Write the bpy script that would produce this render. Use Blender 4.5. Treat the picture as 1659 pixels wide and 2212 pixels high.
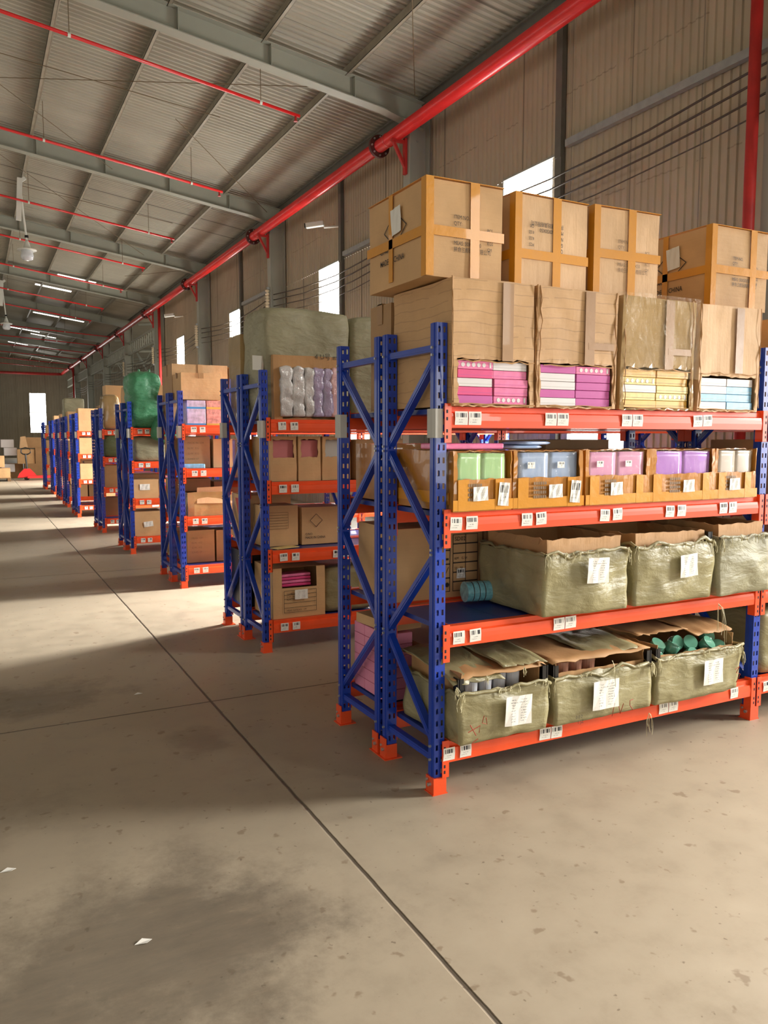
import bpy, math, random
from mathutils import Vector, Matrix, noise
S = bpy.context.scene
COL = S.collection
for o in list(bpy.data.objects): bpy.data.objects.remove(o)

# ------------------------------------------------------------------ camera, world, exposure
cam_d = bpy.data.cameras.new('camera'); cam = bpy.data.objects.new('camera', cam_d); COL.objects.link(cam)
cam_d.sensor_fit = 'VERTICAL'; cam_d.sensor_height = 36.0; cam_d.sensor_width = 27.0
cam_d.lens = 1716.0/2212.0*36.0
cam_d.clip_start = 0.05; cam_d.clip_end = 300
cam.location = (0, 0, 1.53)
cam.rotation_euler = (math.radians(90-5.327), 0, math.radians(-27.30))
S.camera = cam
W = bpy.data.worlds.new('world'); S.world = W; W.use_nodes = True
WORLD_STRENGTH = 1.5
bg = W.node_tree.nodes['Background']; bg.inputs[0].default_value = (1.0, 0.965, 0.90, 1); bg.inputs[1].default_value = WORLD_STRENGTH
WINDOW_STRENGTH = 22.0
LOW_STRENGTH = 14.0
SKYLIGHT_STRENGTH = 3.0
S.view_settings.view_transform = 'Standard'; S.view_settings.look = 'None'
S.view_settings.gamma = 1.0; S.view_settings.use_curve_mapping = False
S.view_settings.exposure = 0.15

# daylight falling in through the low side openings of the right wall (x=7.08), one every 7 m
DOOR_W = {-1: 190.0, 0: 580.0, 1: 520.0, 2: 480.0, 3: 480.0}
for k_, p_ in DOOR_W.items():
    ld = bpy.data.lights.new('daylight_opening', 'AREA'); ld.shape = 'RECTANGLE'; ld.size = 1.0; ld.size_y = 1.9
    ld.energy = p_; ld.color = (1.0, .98, .95); ld.spread = math.radians(75)
    lo = bpy.data.objects.new('daylight_opening', ld); COL.objects.link(lo); lo.location = (7.0, 7.83+7.0*k_, 1.8)
    lo.rotation_euler = Vector((math.cos(math.radians(20)), 0, math.sin(math.radians(20)))).to_track_quat('Z', 'Y').to_euler()

# ------------------------------------------------------------------ materials
class NT:
    def __init__(s, name):
        s.m = bpy.data.materials.new(name); s.m.use_nodes = True
        s.t = s.m.node_tree; s.b = s.t.nodes['Principled BSDF']; s.out = s.t.nodes['Material Output']
        s._c = None
    def n(s, typ, **k):
        x = s.t.nodes.new(typ)
        for a, v in k.items(): setattr(x, a, v)
        return x
    def link(s, a, b): s.t.links.new(a, b)
    def coord(s, kind='Object'):
        if s._c is None: s._c = s.n('ShaderNodeTexCoord')
        return s._c.outputs[kind]
    def math(s, op, a, b=None, c=None):
        x = s.n('ShaderNodeMath', operation=op)
        for i, v in enumerate((a, b, c)):
            if v is None: continue
            if isinstance(v, (int, float)): x.inputs[i].default_value = v
            else: s.link(v, x.inputs[i])
        return x.outputs[0]
    def noise(s, scale, detail=4, rough=.55, vec=None, dim='3D', stretch=None):
        x = s.n('ShaderNodeTexNoise', noise_dimensions=dim); x.inputs['Scale'].default_value = scale
        x.inputs['Detail'].default_value = detail; x.inputs['Roughness'].default_value = rough
        v = vec if vec is not None else s.coord()
        if stretch:
            mp = s.n('ShaderNodeMapping'); mp.inputs['Scale'].default_value = stretch; s.link(v, mp.inputs[0]); v = mp.outputs[0]
        s.link(v, x.inputs['Vector']); return x.outputs['Fac']
    def ramp(s, fac, stops):
        x = s.n('ShaderNodeValToRGB'); e = x.color_ramp.elements
        while len(e) < len(stops): e.new(.5)
        for el, (p, c) in zip(e, stops): el.position = p; el.color = (*c, 1) if len(c) == 3 else c
        s.link(fac, x.inputs[0]); return x.outputs[0]
    def mix(s, fac, a, b, mode='MIX'):
        x = s.n('ShaderNodeMix', data_type='RGBA', blend_type=mode)
        if isinstance(fac, (int, float)): x.inputs[0].default_value = fac
        else: s.link(fac, x.inputs[0])
        for i, v in ((6, a), (7, b)):
            if isinstance(v, tuple): x.inputs[i].default_value = (*v, 1)
            else: s.link(v, x.inputs[i])
        return x.outputs[2]
    def color(s, c):
        if isinstance(c, tuple): s.b.inputs['Base Color'].default_value = (*c, 1)
        else: s.link(c, s.b.inputs['Base Color'])
    def set(s, rough=.5, metal=0, coat=0, spec=.5, trans=0, alpha=1):
        s.b.inputs['Roughness'].default_value = rough; s.b.inputs['Metallic'].default_value = metal
        s.b.inputs['Coat Weight'].default_value = coat; s.b.inputs['Specular IOR Level'].default_value = spec
        s.b.inputs['Transmission Weight'].default_value = trans; s.b.inputs['Alpha'].default_value = alpha
    def bump(s, h, strength=.3, dist=.01):
        x = s.n('ShaderNodeBump'); x.inputs['Strength'].default_value = strength; x.inputs['Distance'].default_value = dist
        s.link(h, x.inputs['Height']); 
        prev = s.b.inputs['Normal'].links[0].from_socket if s.b.inputs['Normal'].links else None
        if prev is not None: s.link(prev, x.inputs['Normal'])
        s.link(x.outputs[0], s.b.inputs['Normal'])

def lin(r, g, b):
    f = lambda c: (c/255/12.92) if c/255 <= .04045 else ((c/255+.055)/1.055)**2.4
    return (f(r), f(g), f(b))
def mul(c, k): return tuple(x*k for x in c)

def plain(name, rgb, rough=.5, metal=0, var=.12, scale=6, coat=0, bump=0, spec=.5, trans=0, alpha=1):
    t = NT(name); c = lin(*rgb)
    n = t.noise(scale, 5)
    t.color(t.ramp(n, [(.3, mul(c, 1-var)), (.7, mul(c, 1+var))])); t.set(rough, metal, coat, spec, trans, alpha)
    if bump: t.bump(t.noise(scale*8, 4), bump, .004)
    return t.m

def cardboard(name, rgb, lines='h', gloss=.65, dirt=.12, coat=0.0):
    t = NT(name); c = lin(*rgb)
    base = t.ramp(t.noise(4.5, 6), [(.3, mul(c, 1-dirt)), (.7, mul(c, 1+dirt*.6))])
    st = (1, 1, 90) if lines == 'h' else (90, 90, 1)
    fine = t.noise(1.6, 2, stretch=st)
    t.color(t.mix(.05, base, t.ramp(fine, [(.3, mul(c, .7)), (.7, mul(c, 1.12))]))); t.set(gloss, coat=coat)
    crease = t.noise(2.2, 6, .7, stretch=(1, 1, 9) if lines == 'h' else (9, 9, 1))
    t.bump(fine, .12, .0015); t.bump(crease, .28, .008); t.bump(t.noise(7, 4), .5, .008)
    return t.m

def woven(name, rgb, shine=.40, wr=.75):
    t = NT(name); c = lin(*rgb)
    big = t.noise(3.2, 6, .65)
    t.color(t.ramp(big, [(.28, mul(c, .78)), (.55, c), (.78, mul(c, 1.18))])); t.set(shine, spec=.45)
    w1 = t.n('ShaderNodeTexWave', wave_type='BANDS', bands_direction='Z'); w1.inputs['Scale'].default_value = 95
    w1.inputs['Distortion'].default_value = 1.5
    w2 = t.n('ShaderNodeTexWave', wave_type='BANDS', bands_direction='X'); w2.inputs['Scale'].default_value = 95
    w2.inputs['Distortion'].default_value = 1.5
    t.link(t.coord(), w1.inputs[0]); t.link(t.coord(), w2.inputs[0])
    t.bump(t.math('ADD', w1.outputs['Fac'], w2.outputs['Fac']), .18, .0015)
    wv = t.n('ShaderNodeTexNoise'); wv.inputs['Scale'].default_value = 5; wv.inputs['Detail'].default_value = 5
    wv.inputs['Distortion'].default_value = .35; mp = t.n('ShaderNodeMapping'); mp.inputs['Scale'].default_value = (1, 1, 2.4)
    t.link(t.coord(), mp.inputs[0]); t.link(mp.outputs[0], wv.inputs['Vector'])
    t.bump(wv.outputs['Fac'], wr, .03)
    return t.m

def film(name, rgb, alpha):
    t = NT(name); t.color(lin(*rgb)); t.set(.12, spec=.8, alpha=alpha)
    x = t.n('ShaderNodeTexNoise'); x.inputs['Scale'].default_value = 9; x.inputs['Detail'].default_value = 4; x.inputs['Distortion'].default_value = 2.2
    mp = t.n('ShaderNodeMapping'); mp.inputs['Scale'].default_value = (1.6, 1.6, .7); t.link(t.coord(), mp.inputs[0]); t.link(mp.outputs[0], x.inputs['Vector'])
    t.bump(x.outputs['Fac'], 1.0, .03)
    return t.m

def emit(name, rgb, s):
    t = NT(name); e = t.n('ShaderNodeEmission'); e.inputs[0].default_value = (*rgb, 1); e.inputs[1].default_value = s
    t.link(e.outputs[0], t.out.inputs[0]); return t.m

def label_mat(name, style):
    t = NT(name); sep = t.n('ShaderNodeSeparateXYZ'); t.link(t.coord('UV'), sep.inputs[0])
    u, v = sep.outputs[0], sep.outputs[1]
    oi = t.n('ShaderNodeObjectInfo').outputs['Random']
    def between(x, a, b): return t.math('MULTIPLY', t.math('GREATER_THAN', x, a), t.math('LESS_THAN', x, b))
    def wn(*xs):
        c = t.n('ShaderNodeCombineXYZ')
        for i, x in enumerate(xs):
            if isinstance(x, (int, float)): c.inputs[i].default_value = x
            else: t.link(x, c.inputs[i])
        w = t.n('ShaderNodeTexWhiteNoise', noise_dimensions='3D'); t.link(c.outputs[0], w.inputs[0]); return w.outputs[0]
    if style == 'barcode':
        bars = t.math('GREATER_THAN', wn(t.math('FLOOR', t.math('MULTIPLY', u, 34)), 3.0, oi), .45)
        m1 = t.math('MULTIPLY', bars, t.math('MULTIPLY', between(u, .1, .9), between(v, .56, .88)))
        txt = t.math('GREATER_THAN', wn(t.math('FLOOR', t.math('MULTIPLY', u, 40)), t.math('FLOOR', t.math('MULTIPLY', v, 14)), oi), .45)
        band = t.math('ADD', t.math('MULTIPLY', between(v, .34, .41), between(u, .3, .7)), t.math('MULTIPLY', between(v, .18, .24), between(u, .12, .62)))
        fac = t.math('ADD', m1, t.math('MULTIPLY', txt, t.math('MULTIPLY', band, .6)))
    else:
        rows = t.math('MULTIPLY', v, 11.0)
        inrow = between(t.math('FRACT', rows), .3, .68)
        txt = t.math('GREATER_THAN', wn(t.math('FLOOR', t.math('MULTIPLY', u, 46)), t.math('FLOOR', t.math('MULTIPLY', v, 44)), oi), .42)
        cols = t.math('ADD', between(u, .22, .38), between(u, .58, .8))
        head = t.math('MULTIPLY', between(u, .2, .84), between(v, .725, .81))
        area = t.math('MINIMUM', t.math('ADD', t.math('MULTIPLY', cols, between(v, .1, .92)), head), 1)
        fac = t.math('MULTIPLY', t.math('MULTIPLY', inrow, txt), t.math('MULTIPLY', area, .55))
    t.color(t.mix(fac, lin(232, 228, 218), lin(40, 38, 42))); t.set(.55)
    t.bump(t.noise(14, 3), .3, .01)
    return t.m

M = {}
M['blue'] = plain('blue_powder_coat', (24, 62, 168), .34, var=.08, scale=9, coat=.25)
M['deck'] = plain('blue_deck_steel', (32, 52, 128), .42, var=.2, scale=4, coat=.1)
M['orange'] = plain('orange_powder_coat', (238, 80, 28), .42, var=.06, scale=9, coat=.2)
M['bolt'] = plain('zinc_bolt', (190, 190, 185), .35, .7)
M['dark'] = plain('dark_slot', (14, 16, 30), .7)
M['red'] = plain('red_pipe_paint', (212, 34, 34), .36, var=.1, scale=3, coat=.25)
M['redd'] = plain('red_bracket_paint', (176, 38, 34), .5, var=.15)
M['rim'] = plain('dark_red_iron', (84, 36, 30), .55, var=.3, scale=20)
M['steel'] = plain('grey_green_steel', (158, 160, 146), .5, var=.07, scale=1.5)
M['purlin'] = plain('galvanised_purlin', (150, 142, 124), .5, var=.16, scale=5)
M['girt'] = plain('galvanised_girt', (150, 152, 148), .45, metal=.2, var=.12, scale=8)
M['gutter'] = plain('dark_trim', (96, 94, 84), .5)
M['cable'] = plain('cable_black', (70, 60, 48), .6)
M['wire'] = plain('thin_wire', (110, 92, 66), .6)
M['ceramic'] = plain('ceramic', (205, 190, 160), .35, var=.1, scale=30)
M['whiteplastic'] = plain('white_plastic', (225, 225, 215), .35, var=.03)
M['black'] = plain('black_plastic', (24, 23, 22), .35, var=.2)
M['paper'] = plain('white_paper', (226, 222, 212), .6, var=.04)
M['greypaper'] = plain('grey_tag', (188, 186, 178), .6, var=.06)
M['card'] = cardboard('tan_cardboard', (206, 164, 114))
M['card2'] = cardboard('pale_cardboard', (220, 180, 134), 'v')
M['card3'] = cardboard('brown_cardboard', (170, 132, 88), 'h', .6)
def creased(name, rgb, coat=0, rough=.6):
    m = cardboard(name, rgb, 'h', rough, .14, coat); t = NT.__new__(NT); t.m = m; t.t = m.node_tree; t.b = t.t.nodes['Principled BSDF']; t._c = None
    sp = t.n('ShaderNodeSeparateXYZ'); t.link(t.coord(), sp.inputs[0])
    z = t.math('ADD', t.math('MULTIPLY', sp.outputs[2], 23.0), t.math('MULTIPLY', t.noise(3, 3), 1.6))
    l = t.math('LESS_THAN', t.math('ABSOLUTE', t.math('SUBTRACT', t.math('FRACT', z), .5)), .045)
    l = t.math('MULTIPLY', l, t.math('GREATER_THAN', t.noise(5, 3), .42))
    src = t.b.inputs['Base Color'].links[0].from_socket
    t.color(t.mix(t.math('MULTIPLY', l, .35), src, mul(lin(*rgb), .45))); t.bump(t.math('MULTIPLY', l, -1), .6, .006)
    return m
M['cardcrease'] = creased('creased_cardboard', (200, 158, 108))
M['cardwrap'] = cardboard('film_wrapped_cardboard', (176, 146, 98), 'h', .18, .2, coat=.8)
M['cardin'] = cardboard('raw_cardboard', (186, 142, 92), 'v')
M['cardorange'] = cardboard('orange_taped_cardboard', (190, 126, 44), 'v', .3, .15, coat=.4)
M['tape'] = plain('amber_tape', (214, 144, 30), .34, var=.07, scale=2.5, coat=.2, bump=.45)
M['tapeb'] = plain('brown_tape', (164, 124, 80), .4, var=.06, scale=2.5, coat=.1, bump=.3)
M['sack'] = woven('olive_woven_sack', (150, 141, 102))
M['sack2'] = woven('grey_woven_sack', (154, 149, 120), .5, .9)
M['green'] = woven('green_woven_sack', (72, 142, 100), .35, 1.0)
M['dgreen'] = woven('dull_green_sack', (92, 102, 66), .5, 1.0)
M['film'] = film('clear_film', (232, 205, 160), .09)
M['ink'] = plain('black_ink', (52, 44, 36), .6, var=.3, scale=40)
M['inkfaint'] = plain('faded_ink', (128, 100, 66), .6, var=.3, scale=40)
M['redink'] = plain('red_marker', (170, 70, 48), .6)
M['straw'] = plain('pale_thread', (196, 188, 150), .6)
M['barcode'] = label_mat('barcode_paper', 'barcode')
M['sheet'] = label_mat('packing_sheet', 'sheet')
M['window'] = emit('daylight_panel', (1.0, .97, .90), WINDOW_STRENGTH)
M['lowwindow'] = emit('open_daylight', (1.0, .96, .88), LOW_STRENGTH)
M['skylight'] = emit('skylight_panel', (1.0, .96, .88), SKYLIGHT_STRENGTH)
M['frame'] = plain('window_frame', (150, 150, 140), .5)
M['hotpink'] = plain('hot_pink_card', (222, 70, 130), .35, var=.08, coat=.2)
M['pink'] = plain('pink_card', (232, 120, 165), .35, var=.14, scale=25, coat=.2)
M['magenta'] = plain('magenta_card', (196, 84, 158), .35, var=.06, coat=.2)
M['whitecard'] = plain('white_card', (222, 216, 214), .4, var=.03)
M['yellow'] = plain('yellow_card', (228, 178, 80), .4, var=.1, scale=12)
M['paleyellow'] = plain('pale_yellow_card', (230, 204, 130), .35, var=.15, scale=30)
M['sky'] = plain('sky_blue_card', (120, 180, 215), .35, var=.25, scale=30)
M['pgreen'] = plain('pale_green_pack', (168, 212, 150), .25, var=.06, coat=.4)
M['pblue'] = plain('pale_blue_pack', (160, 182, 214), .25, var=.06, coat=.4)
M['ppink'] = plain('pale_pink_pack', (222, 160, 196), .25, var=.06, coat=.4)
M['ppurple'] = plain('violet_pack', (176, 120, 206), .25, var=.06, coat=.4)
M['pwhite'] = plain('off_white_pack', (200, 190, 178), .25, var=.06, coat=.4)
M['salmon'] = plain('dusty_pink_card', (200, 120, 120), .5, var=.08)
M['babypink'] = plain('baby_pink_box', (232, 146, 172), .5, var=.06)
M['lilac'] = plain('lilac_wrap', (176, 164, 196), .16, var=.18, scale=10, coat=.8, bump=1)
M['silver'] = plain('silver_wrap', (206, 204, 202), .14, var=.2, scale=10, coat=.8, bump=1)
M['rose'] = plain('rose_wrap', (226, 184, 186), .16, var=.15, scale=10, coat=.8, bump=1)
M['toy'] = plain('printed_toy_box', (206, 190, 212), .4, var=.3, scale=22)
M['toyblue'] = plain('toy_box_blue', (70, 150, 205), .4, var=.1)
M['toypink'] = plain('toy_box_pink', (220, 150, 140), .4, var=.4, scale=26)
M['glassgreen'] = plain('green_tinted_plastic', (98, 158, 134), .1, var=.2, scale=12, coat=.6)
M['cup'] = plain('frosted_plastic', (214, 216, 220), .2, var=.06, coat=.5)
M['cuppink'] = plain('pinkish_plastic', (176, 126, 104), .25, var=.1, coat=.3)
M['teal'] = plain('teal_tumbler', (110, 168, 176), .15, var=.3, scale=40, coat=.6)
M['jackred'] = plain('pallet_jack_red', (205, 40, 40), .35, var=.06, coat=.2)
M['wood'] = plain('pallet_wood', (120, 88, 54), .7, var=.2)

# floor
t = NT('concrete_floor')
c0 = lin(168, 154, 132)
n1 = t.noise(.55, 8, .62); n2 = t.noise(5, 8, .7)
base = t.ramp(n1, [(.3, mul(c0, .78)), (.52, c0), (.75, mul(c0, 1.12))])
base = t.mix(.5, base, t.ramp(n2, [(.3, mul(c0, .72)), (.5, c0), (.7, mul(c0, 1.14))]))
sp = t.noise(13, 3, .5); base = t.mix(t.ramp(sp, [(.655, (0, 0, 0)), (.70, (.5, .5, .5))]), base, lin(112, 90, 66))
sp = t.noise(34, 2, .5); base = t.mix(t.ramp(sp, [(.70, (0, 0, 0)), (.75, (.55, .55, .55))]), base, lin(78, 62, 46))
sepp = t.n('ShaderNodeSeparateXYZ'); t.link(t.coord(), sepp.inputs[0]); px, py = sepp.outputs[0], sepp.outputs[1]
def blob(cx, cy, rx, ry, k):
    dx = t.math('DIVIDE', t.math('SUBTRACT', px, cx), rx); dy = t.math('DIVIDE', t.math('SUBTRACT', py, cy), ry)
    r = t.math('SQRT', t.math('ADD', t.math('MULTIPLY', dx, dx), t.math('MULTIPLY', dy, dy)))
    r = t.math('ADD', r, t.math('MULTIPLY', t.math('SUBTRACT', t.noise(2.6, 7, .72), .5), 2.4))
    x = t.n('ShaderNodeMapRange'); x.interpolation_type = 'SMOOTHSTEP'; t.link(r, x.inputs[0]); x.inputs[1].default_value = .45; x.inputs[2].default_value = 1.25
    x.inputs[3].default_value = k; x.inputs[4].default_value = 0; return x.outputs[0]
for b in ((.38, 2.3, .62, .5, .72), (.0, 5.0, .75, .35, .55), (.95, 3.9, .16, .2, .4), (.72, 2.35, .3, .22, .3), (-.2, 3.5, .5, .3, .3)):
    base = t.mix(blob(*b), base, t.ramp(t.noise(6, 8, .75, stretch=(.6, 2.2, 1)), [(.3, lin(84, 76, 66)), (.62, lin(112, 100, 84)), (.75, lin(150, 134, 110))]))
def jline(c, pos, w=.004, wob=.008):
    d = t.math('ABSOLUTE', t.math('ADD', t.math('SUBTRACT', c, pos), t.math('MULTIPLY', t.math('SUBTRACT', t.noise(7, 5), .5), wob)))
    x = t.n('ShaderNodeMapRange'); t.link(d, x.inputs[0]); x.inputs[1].default_value = w; x.inputs[2].default_value = w+.006
    x.inputs[3].default_value = 1; x.inputs[4].default_value = 0; return x.outputs[0]
lines = jline(t.math('SUBTRACT', px, t.math('MULTIPLY', py, .004)), 1.155)
for yy in (-.6, 4.47, 9.5, 14.6, 19.6, 24.6): lines = t.math('MAXIMUM', lines, jline(py, yy, .003))
for xx in (-4.4, 6.3): lines = t.math('MAXIMUM', lines, jline(px, xx, .003))
base = t.mix(t.math('MULTIPLY', lines, .8), base, lin(48, 38, 28))
t.color(base); t.set(.5, spec=.4)
x = t.n('ShaderNodeMapRange'); t.link(n2, x.inputs[0]); x.inputs[1].default_value = .3; x.inputs[2].default_value = .7; x.inputs[3].default_value = .36; x.inputs[4].default_value = .62
t.link(x.outputs[0], t.b.inputs['Roughness'])
t.bump(n2, .12, .006); t.bump(t.math('MULTIPLY', lines, -1), .8, .004)
M['floor'] = t.m

def sheetmat(name, rgb, seam_axis, seam_pitch, lap_axis=None, laps=(), grime=.22):
    t = NT(name); c = lin(*rgb)
    n = t.noise(.5, 7, .65); f = t.noise(2.2, 5, .6, stretch=(1, 1, .25) if lap_axis else (.25, 1, 1))
    base = t.mix(.45, t.ramp(n, [(.3, mul(c, 1-grime)), (.7, mul(c, 1+grime*.5))]), t.ramp(f, [(.3, mul(c, .82)), (.7, mul(c, 1.12))]))
    sp = t.n('ShaderNodeSeparateXYZ'); t.link(t.coord(), sp.inputs[0]); a = sp.outputs[seam_axis]
    d = t.math('LESS_THAN', t.math('FRACT', t.math('DIVIDE', a, seam_pitch)), .02)
    base = t.mix(t.math('MULTIPLY', d, .6), base, mul(c, .25))
    if lap_axis is not None:
        for L in laps:
            e = t.math('ABSOLUTE', t.math('SUBTRACT', t.math('ADD', sp.outputs[lap_axis], t.math('MULTIPLY', t.noise(2.5, 3), .06)), L))
            e = t.math('LESS_THAN', e, .008); e = t.math('MULTIPLY', e, t.math('GREATER_THAN', t.noise(4, 3), .48))
            base = t.mix(t.math('MULTIPLY', e, .5), base, mul(c, .45))
    t.color(base); t.set(.5, spec=.4); return t.m
M['roof'] = sheetmat('roof_sheet', (176, 172, 156), 1, 1.05)
M['wall'] = sheetmat('wall_sheet', (174, 161, 136), 1, 1.05, 2, (4.55, 6.02, 6.9))
M['wallf'] = sheetmat('far_wall_sheet', (160, 152, 134), 0, 1.05, 2, (3.1, 5.0))

# ------------------------------------------------------------------ mesh helpers
class MB:
    def __init__(s): s.v = []; s.f = []; s.mi = []; s.uv = {}; s.k = 0
    def mat(s, k): s.k = k; return s
    def face(s, pts, uv=None):
        b = len(s.v); s.v += [tuple(p) for p in pts]; s.f.append(tuple(range(b, b+len(pts)))); s.mi.append(s.k)
        if uv: s.uv[len(s.f)-1] = uv
        return s
    def box(s, x0, x1, y0, y1, z0, z1):
        b = len(s.v)
        s.v += [(x, y, z) for z in (z0, z1) for y in (y0, y1) for x in (x0, x1)]
        for q in ((0, 2, 3, 1), (4, 5, 7, 6), (0, 1, 5, 4), (2, 6, 7, 3), (0, 4, 6, 2), (1, 3, 7, 5)):
            s.f.append(tuple(b+i for i in q)); s.mi.append(s.k)
        return s
    def prism(s, prof, axis, a0, a1):
        """closed 2-D profile extruded along an axis; profile coords are the other two axes in order"""
        n = len(prof); b = len(s.v)
        def mk(p, a):
            q = [p[0], p[1]]; q.insert(axis, a); return tuple(q)
        s.v += [mk(p, a0) for p in prof] + [mk(p, a1) for p in prof]
        for i in range(n):
            j = (i+1) % n; s.f.append((b+i, b+j, b+n+j, b+n+i)); s.mi.append(s.k)
        s.f.append(tuple(b+i for i in range(n))[::-1]); s.mi.append(s.k)
        s.f.append(tuple(b+n+i for i in range(n))); s.mi.append(s.k)
        return s
    def tube(s, pts, r, n=8, caps=True):
        pts = [Vector(p) for p in pts]; rings = []
        rr = r if isinstance(r, (list, tuple)) else [r]*len(pts)
        for i, p in enumerate(pts):
            d = (pts[min(i+1, len(pts)-1)]-pts[max(i-1, 0)]).normalized()
            a = d.cross(Vector((0, 0, 1))); a = a.normalized() if a.length > .02 else d.cross(Vector((1, 0, 0))).normalized()
            c = d.cross(a); b = len(s.v)
            for k in range(n):
                th = 2*math.pi*k/n; s.v.append(tuple(p+(a*math.cos(th)+c*math.sin(th))*rr[i]))
            rings.append(b)
        for b0, b1 in zip(rings, rings[1:]):
            for k in range(n):
                j = (k+1) % n; s.f.append((b0+k, b0+j, b1+j, b1+k)); s.mi.append(s.k)
        if caps:
            s.f.append(tuple(rings[0]+k for k in range(n))[::-1]); s.mi.append(s.k)
            s.f.append(tuple(rings[-1]+k for k in range(n))); s.mi.append(s.k)
        return s
    def bar(s, p0, p1, w, h, up=(0, 0, 1)):
        p0, p1 = Vector(p0), Vector(p1); d = (p1-p0).normalized(); a = d.cross(Vector(up)).normalized(); c = a.cross(d)
        b = len(s.v)
        for p in (p0, p1):
            for i, j in ((-1, -1), (1, -1), (1, 1), (-1, 1)): s.v.append(tuple(p+a*(i*w/2)+c*(j*h/2)))
        for q in ((0, 1, 5, 4), (1, 2, 6, 5), (2, 3, 7, 6), (3, 0, 4, 7), (0, 3, 2, 1), (4, 5, 6, 7)):
            s.f.append(tuple(b+i for i in q)); s.mi.append(s.k)
        return s
    def mesh(s, name, mats):
        me = bpy.data.meshes.new(name); me.from_pydata(s.v, [], s.f); 
        for m in (mats if isinstance(mats, (list, tuple)) else [mats]): me.materials.append(M[m] if isinstance(m, str) else m)
        me.polygons.foreach_set('material_index', s.mi)
        if s.uv:
            ul = me.uv_layers.new(name='UVMap')
            for fi, uv in s.uv.items():
                for li, q in zip(me.polygons[fi].loop_indices, uv): ul.data[li].uv = q
        me.update(); return me
    def build(s, name, mats, parent=None, smooth=False, loc=None, rot=None, bevel=0, solid=0):
        me = s.mesh(name, mats)
        o = bpy.data.objects.new(name, me); COL.objects.link(o)
        if smooth: me.polygons.foreach_set('use_smooth', [True]*len(me.polygons))
        if parent: o.parent = parent
        if loc: o.location = loc
        if rot: o.rotation_euler = rot
        if bevel: m = o.modifiers.new('bevel', 'BEVEL'); m.width = bevel; m.segments = 2; m.limit_method = 'ANGLE'
        if solid: m = o.modifiers.new('solid', 'SOLIDIFY'); m.thickness = solid; m.offset = -1
        return o

def tag(o, label, cat, group=None, kind=None):
    if label: o['label'] = label
    if cat: o['category'] = cat
    if group: o['group'] = group
    if kind: o['kind'] = kind
    return o
def struct(o): o['kind'] = 'structure'; return o
def thing(name, label, cat, loc, rz=0, group=None):
    o = bpy.data.objects.new(name, None); COL.objects.link(o); o.location = loc; o.rotation_euler = (0, 0, rz)
    o.empty_display_size = .05
    return tag(o, label, cat, group)
def inst(src, parent, loc, name=None):
    o = src.copy(); COL.objects.link(o); o.parent = parent; o.location = loc
    return o

FACES = {'front': ((0, 1), -1, 1), 'back': ((0, 1), 1, 1), 'left': ((1, 0), -1, 0), 'right': ((1, 0), 1, 0), 'top': ((2,), 1, 2), 'bottom': ((2,), -1, 2)}
def gshell(w, d, h, res=.06, drop=None, amp=.002, freq=3.0, seed=0, rnd=0.0, bulge=0.0, jag=0.0, sag=0.0, taper=0.0, lean=0.0):
    """box surface on a lattice, origin at the middle of its base; drop(face,u,v) removes cells"""
    rnum = random.Random(seed)
    nx, ny, nz = [max(2, round(a/res)) for a in (w, d, h)]
    N = (nx, ny, nz); D = (w, d, h)
    mb = MB(); idx = {}; ends = {}
    def vert(key):
        if key in idx: return idx[key]
        q = [2*key[i]/N[i]-1 for i in range(3)]
        p = [0, 0, 0]
        for i in range(3):
            j, k = [a for a in range(3) if a != i]
            f = 1.0
            if rnd: f -= rnd*(abs(q[j])**6+abs(q[k])**6)/2
            if bulge and abs(q[i]) > .999: f += bulge*(1-q[j]**2)*(1-q[k]**2)
            p[i] = q[i]*f*D[i]/2
        p[2] += h/2
        if amp:
            P_ = Vector((p[0]*freq+seed*7.3, p[1]*freq, p[2]*freq))
            dsp = noise.noise_vector(P_)+noise.noise_vector(P_*2.7)*.5
            e = 0.25 if q[2] < -.99 else 1
            p[0] += dsp.x*amp; p[1] += dsp.y*amp; p[2] += dsp.z*amp*e*.7
        tt = (q[2]+1)/2
        p[0] += lean*tt; p[0] *= 1+taper*tt; p[1] *= 1+taper*tt
        if sag and q[2] > .99: p[2] -= sag*(1-q[0]**2)*(1-q[1]**2)
        if q[2] < -.99: p[2] = max(p[2], 0)
        idx[key] = len(mb.v); mb.v.append(tuple(p)); return idx[key]
    for fc in ('front', 'back', 'left', 'right', 'top', 'bottom'):
        a, b, c, val = {'front': (0, 2, 1, 0), 'back': (0, 2, 1, ny), 'left': (1, 2, 0, 0), 'right': (1, 2, 0, nx), 'top': (0, 1, 2, nz), 'bottom': (0, 1, 2, 0)}[fc]
        for i in range(N[a]):
            for j in range(N[b]):
                if drop and drop(fc, (i+.5)/N[a], (j+.5)/N[b]): continue
                ks = []
                for di, dj in ((0, 0), (1, 0), (1, 1), (0, 1)):
                    k = [0, 0, 0]; k[a] = i+di; k[b] = j+dj; k[c] = val; ks.append(tuple(k))
                if fc in ('back', 'left', 'bottom'): ks = ks[::-1]
                f = tuple(vert(k) for k in ks)
                mb.f.append(f); mb.mi.append(0)
                for q in range(4):
                    e = (min(f[q], f[(q+1) % 4]), max(f[q], f[(q+1) % 4])); ends[e] = ends.get(e, 0)+1
    if jag:
        bv = set(v for e, n in ends.items() if n == 1 for v in e)
        for v in bv:
            p = mb.v[v]; mb.v[v] = (p[0]+rnum.uniform(-jag, jag)*.6, p[1]+rnum.uniform(-jag, jag)*.2, p[2]+rnum.uniform(-jag, jag)*.6)
    return mb

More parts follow.
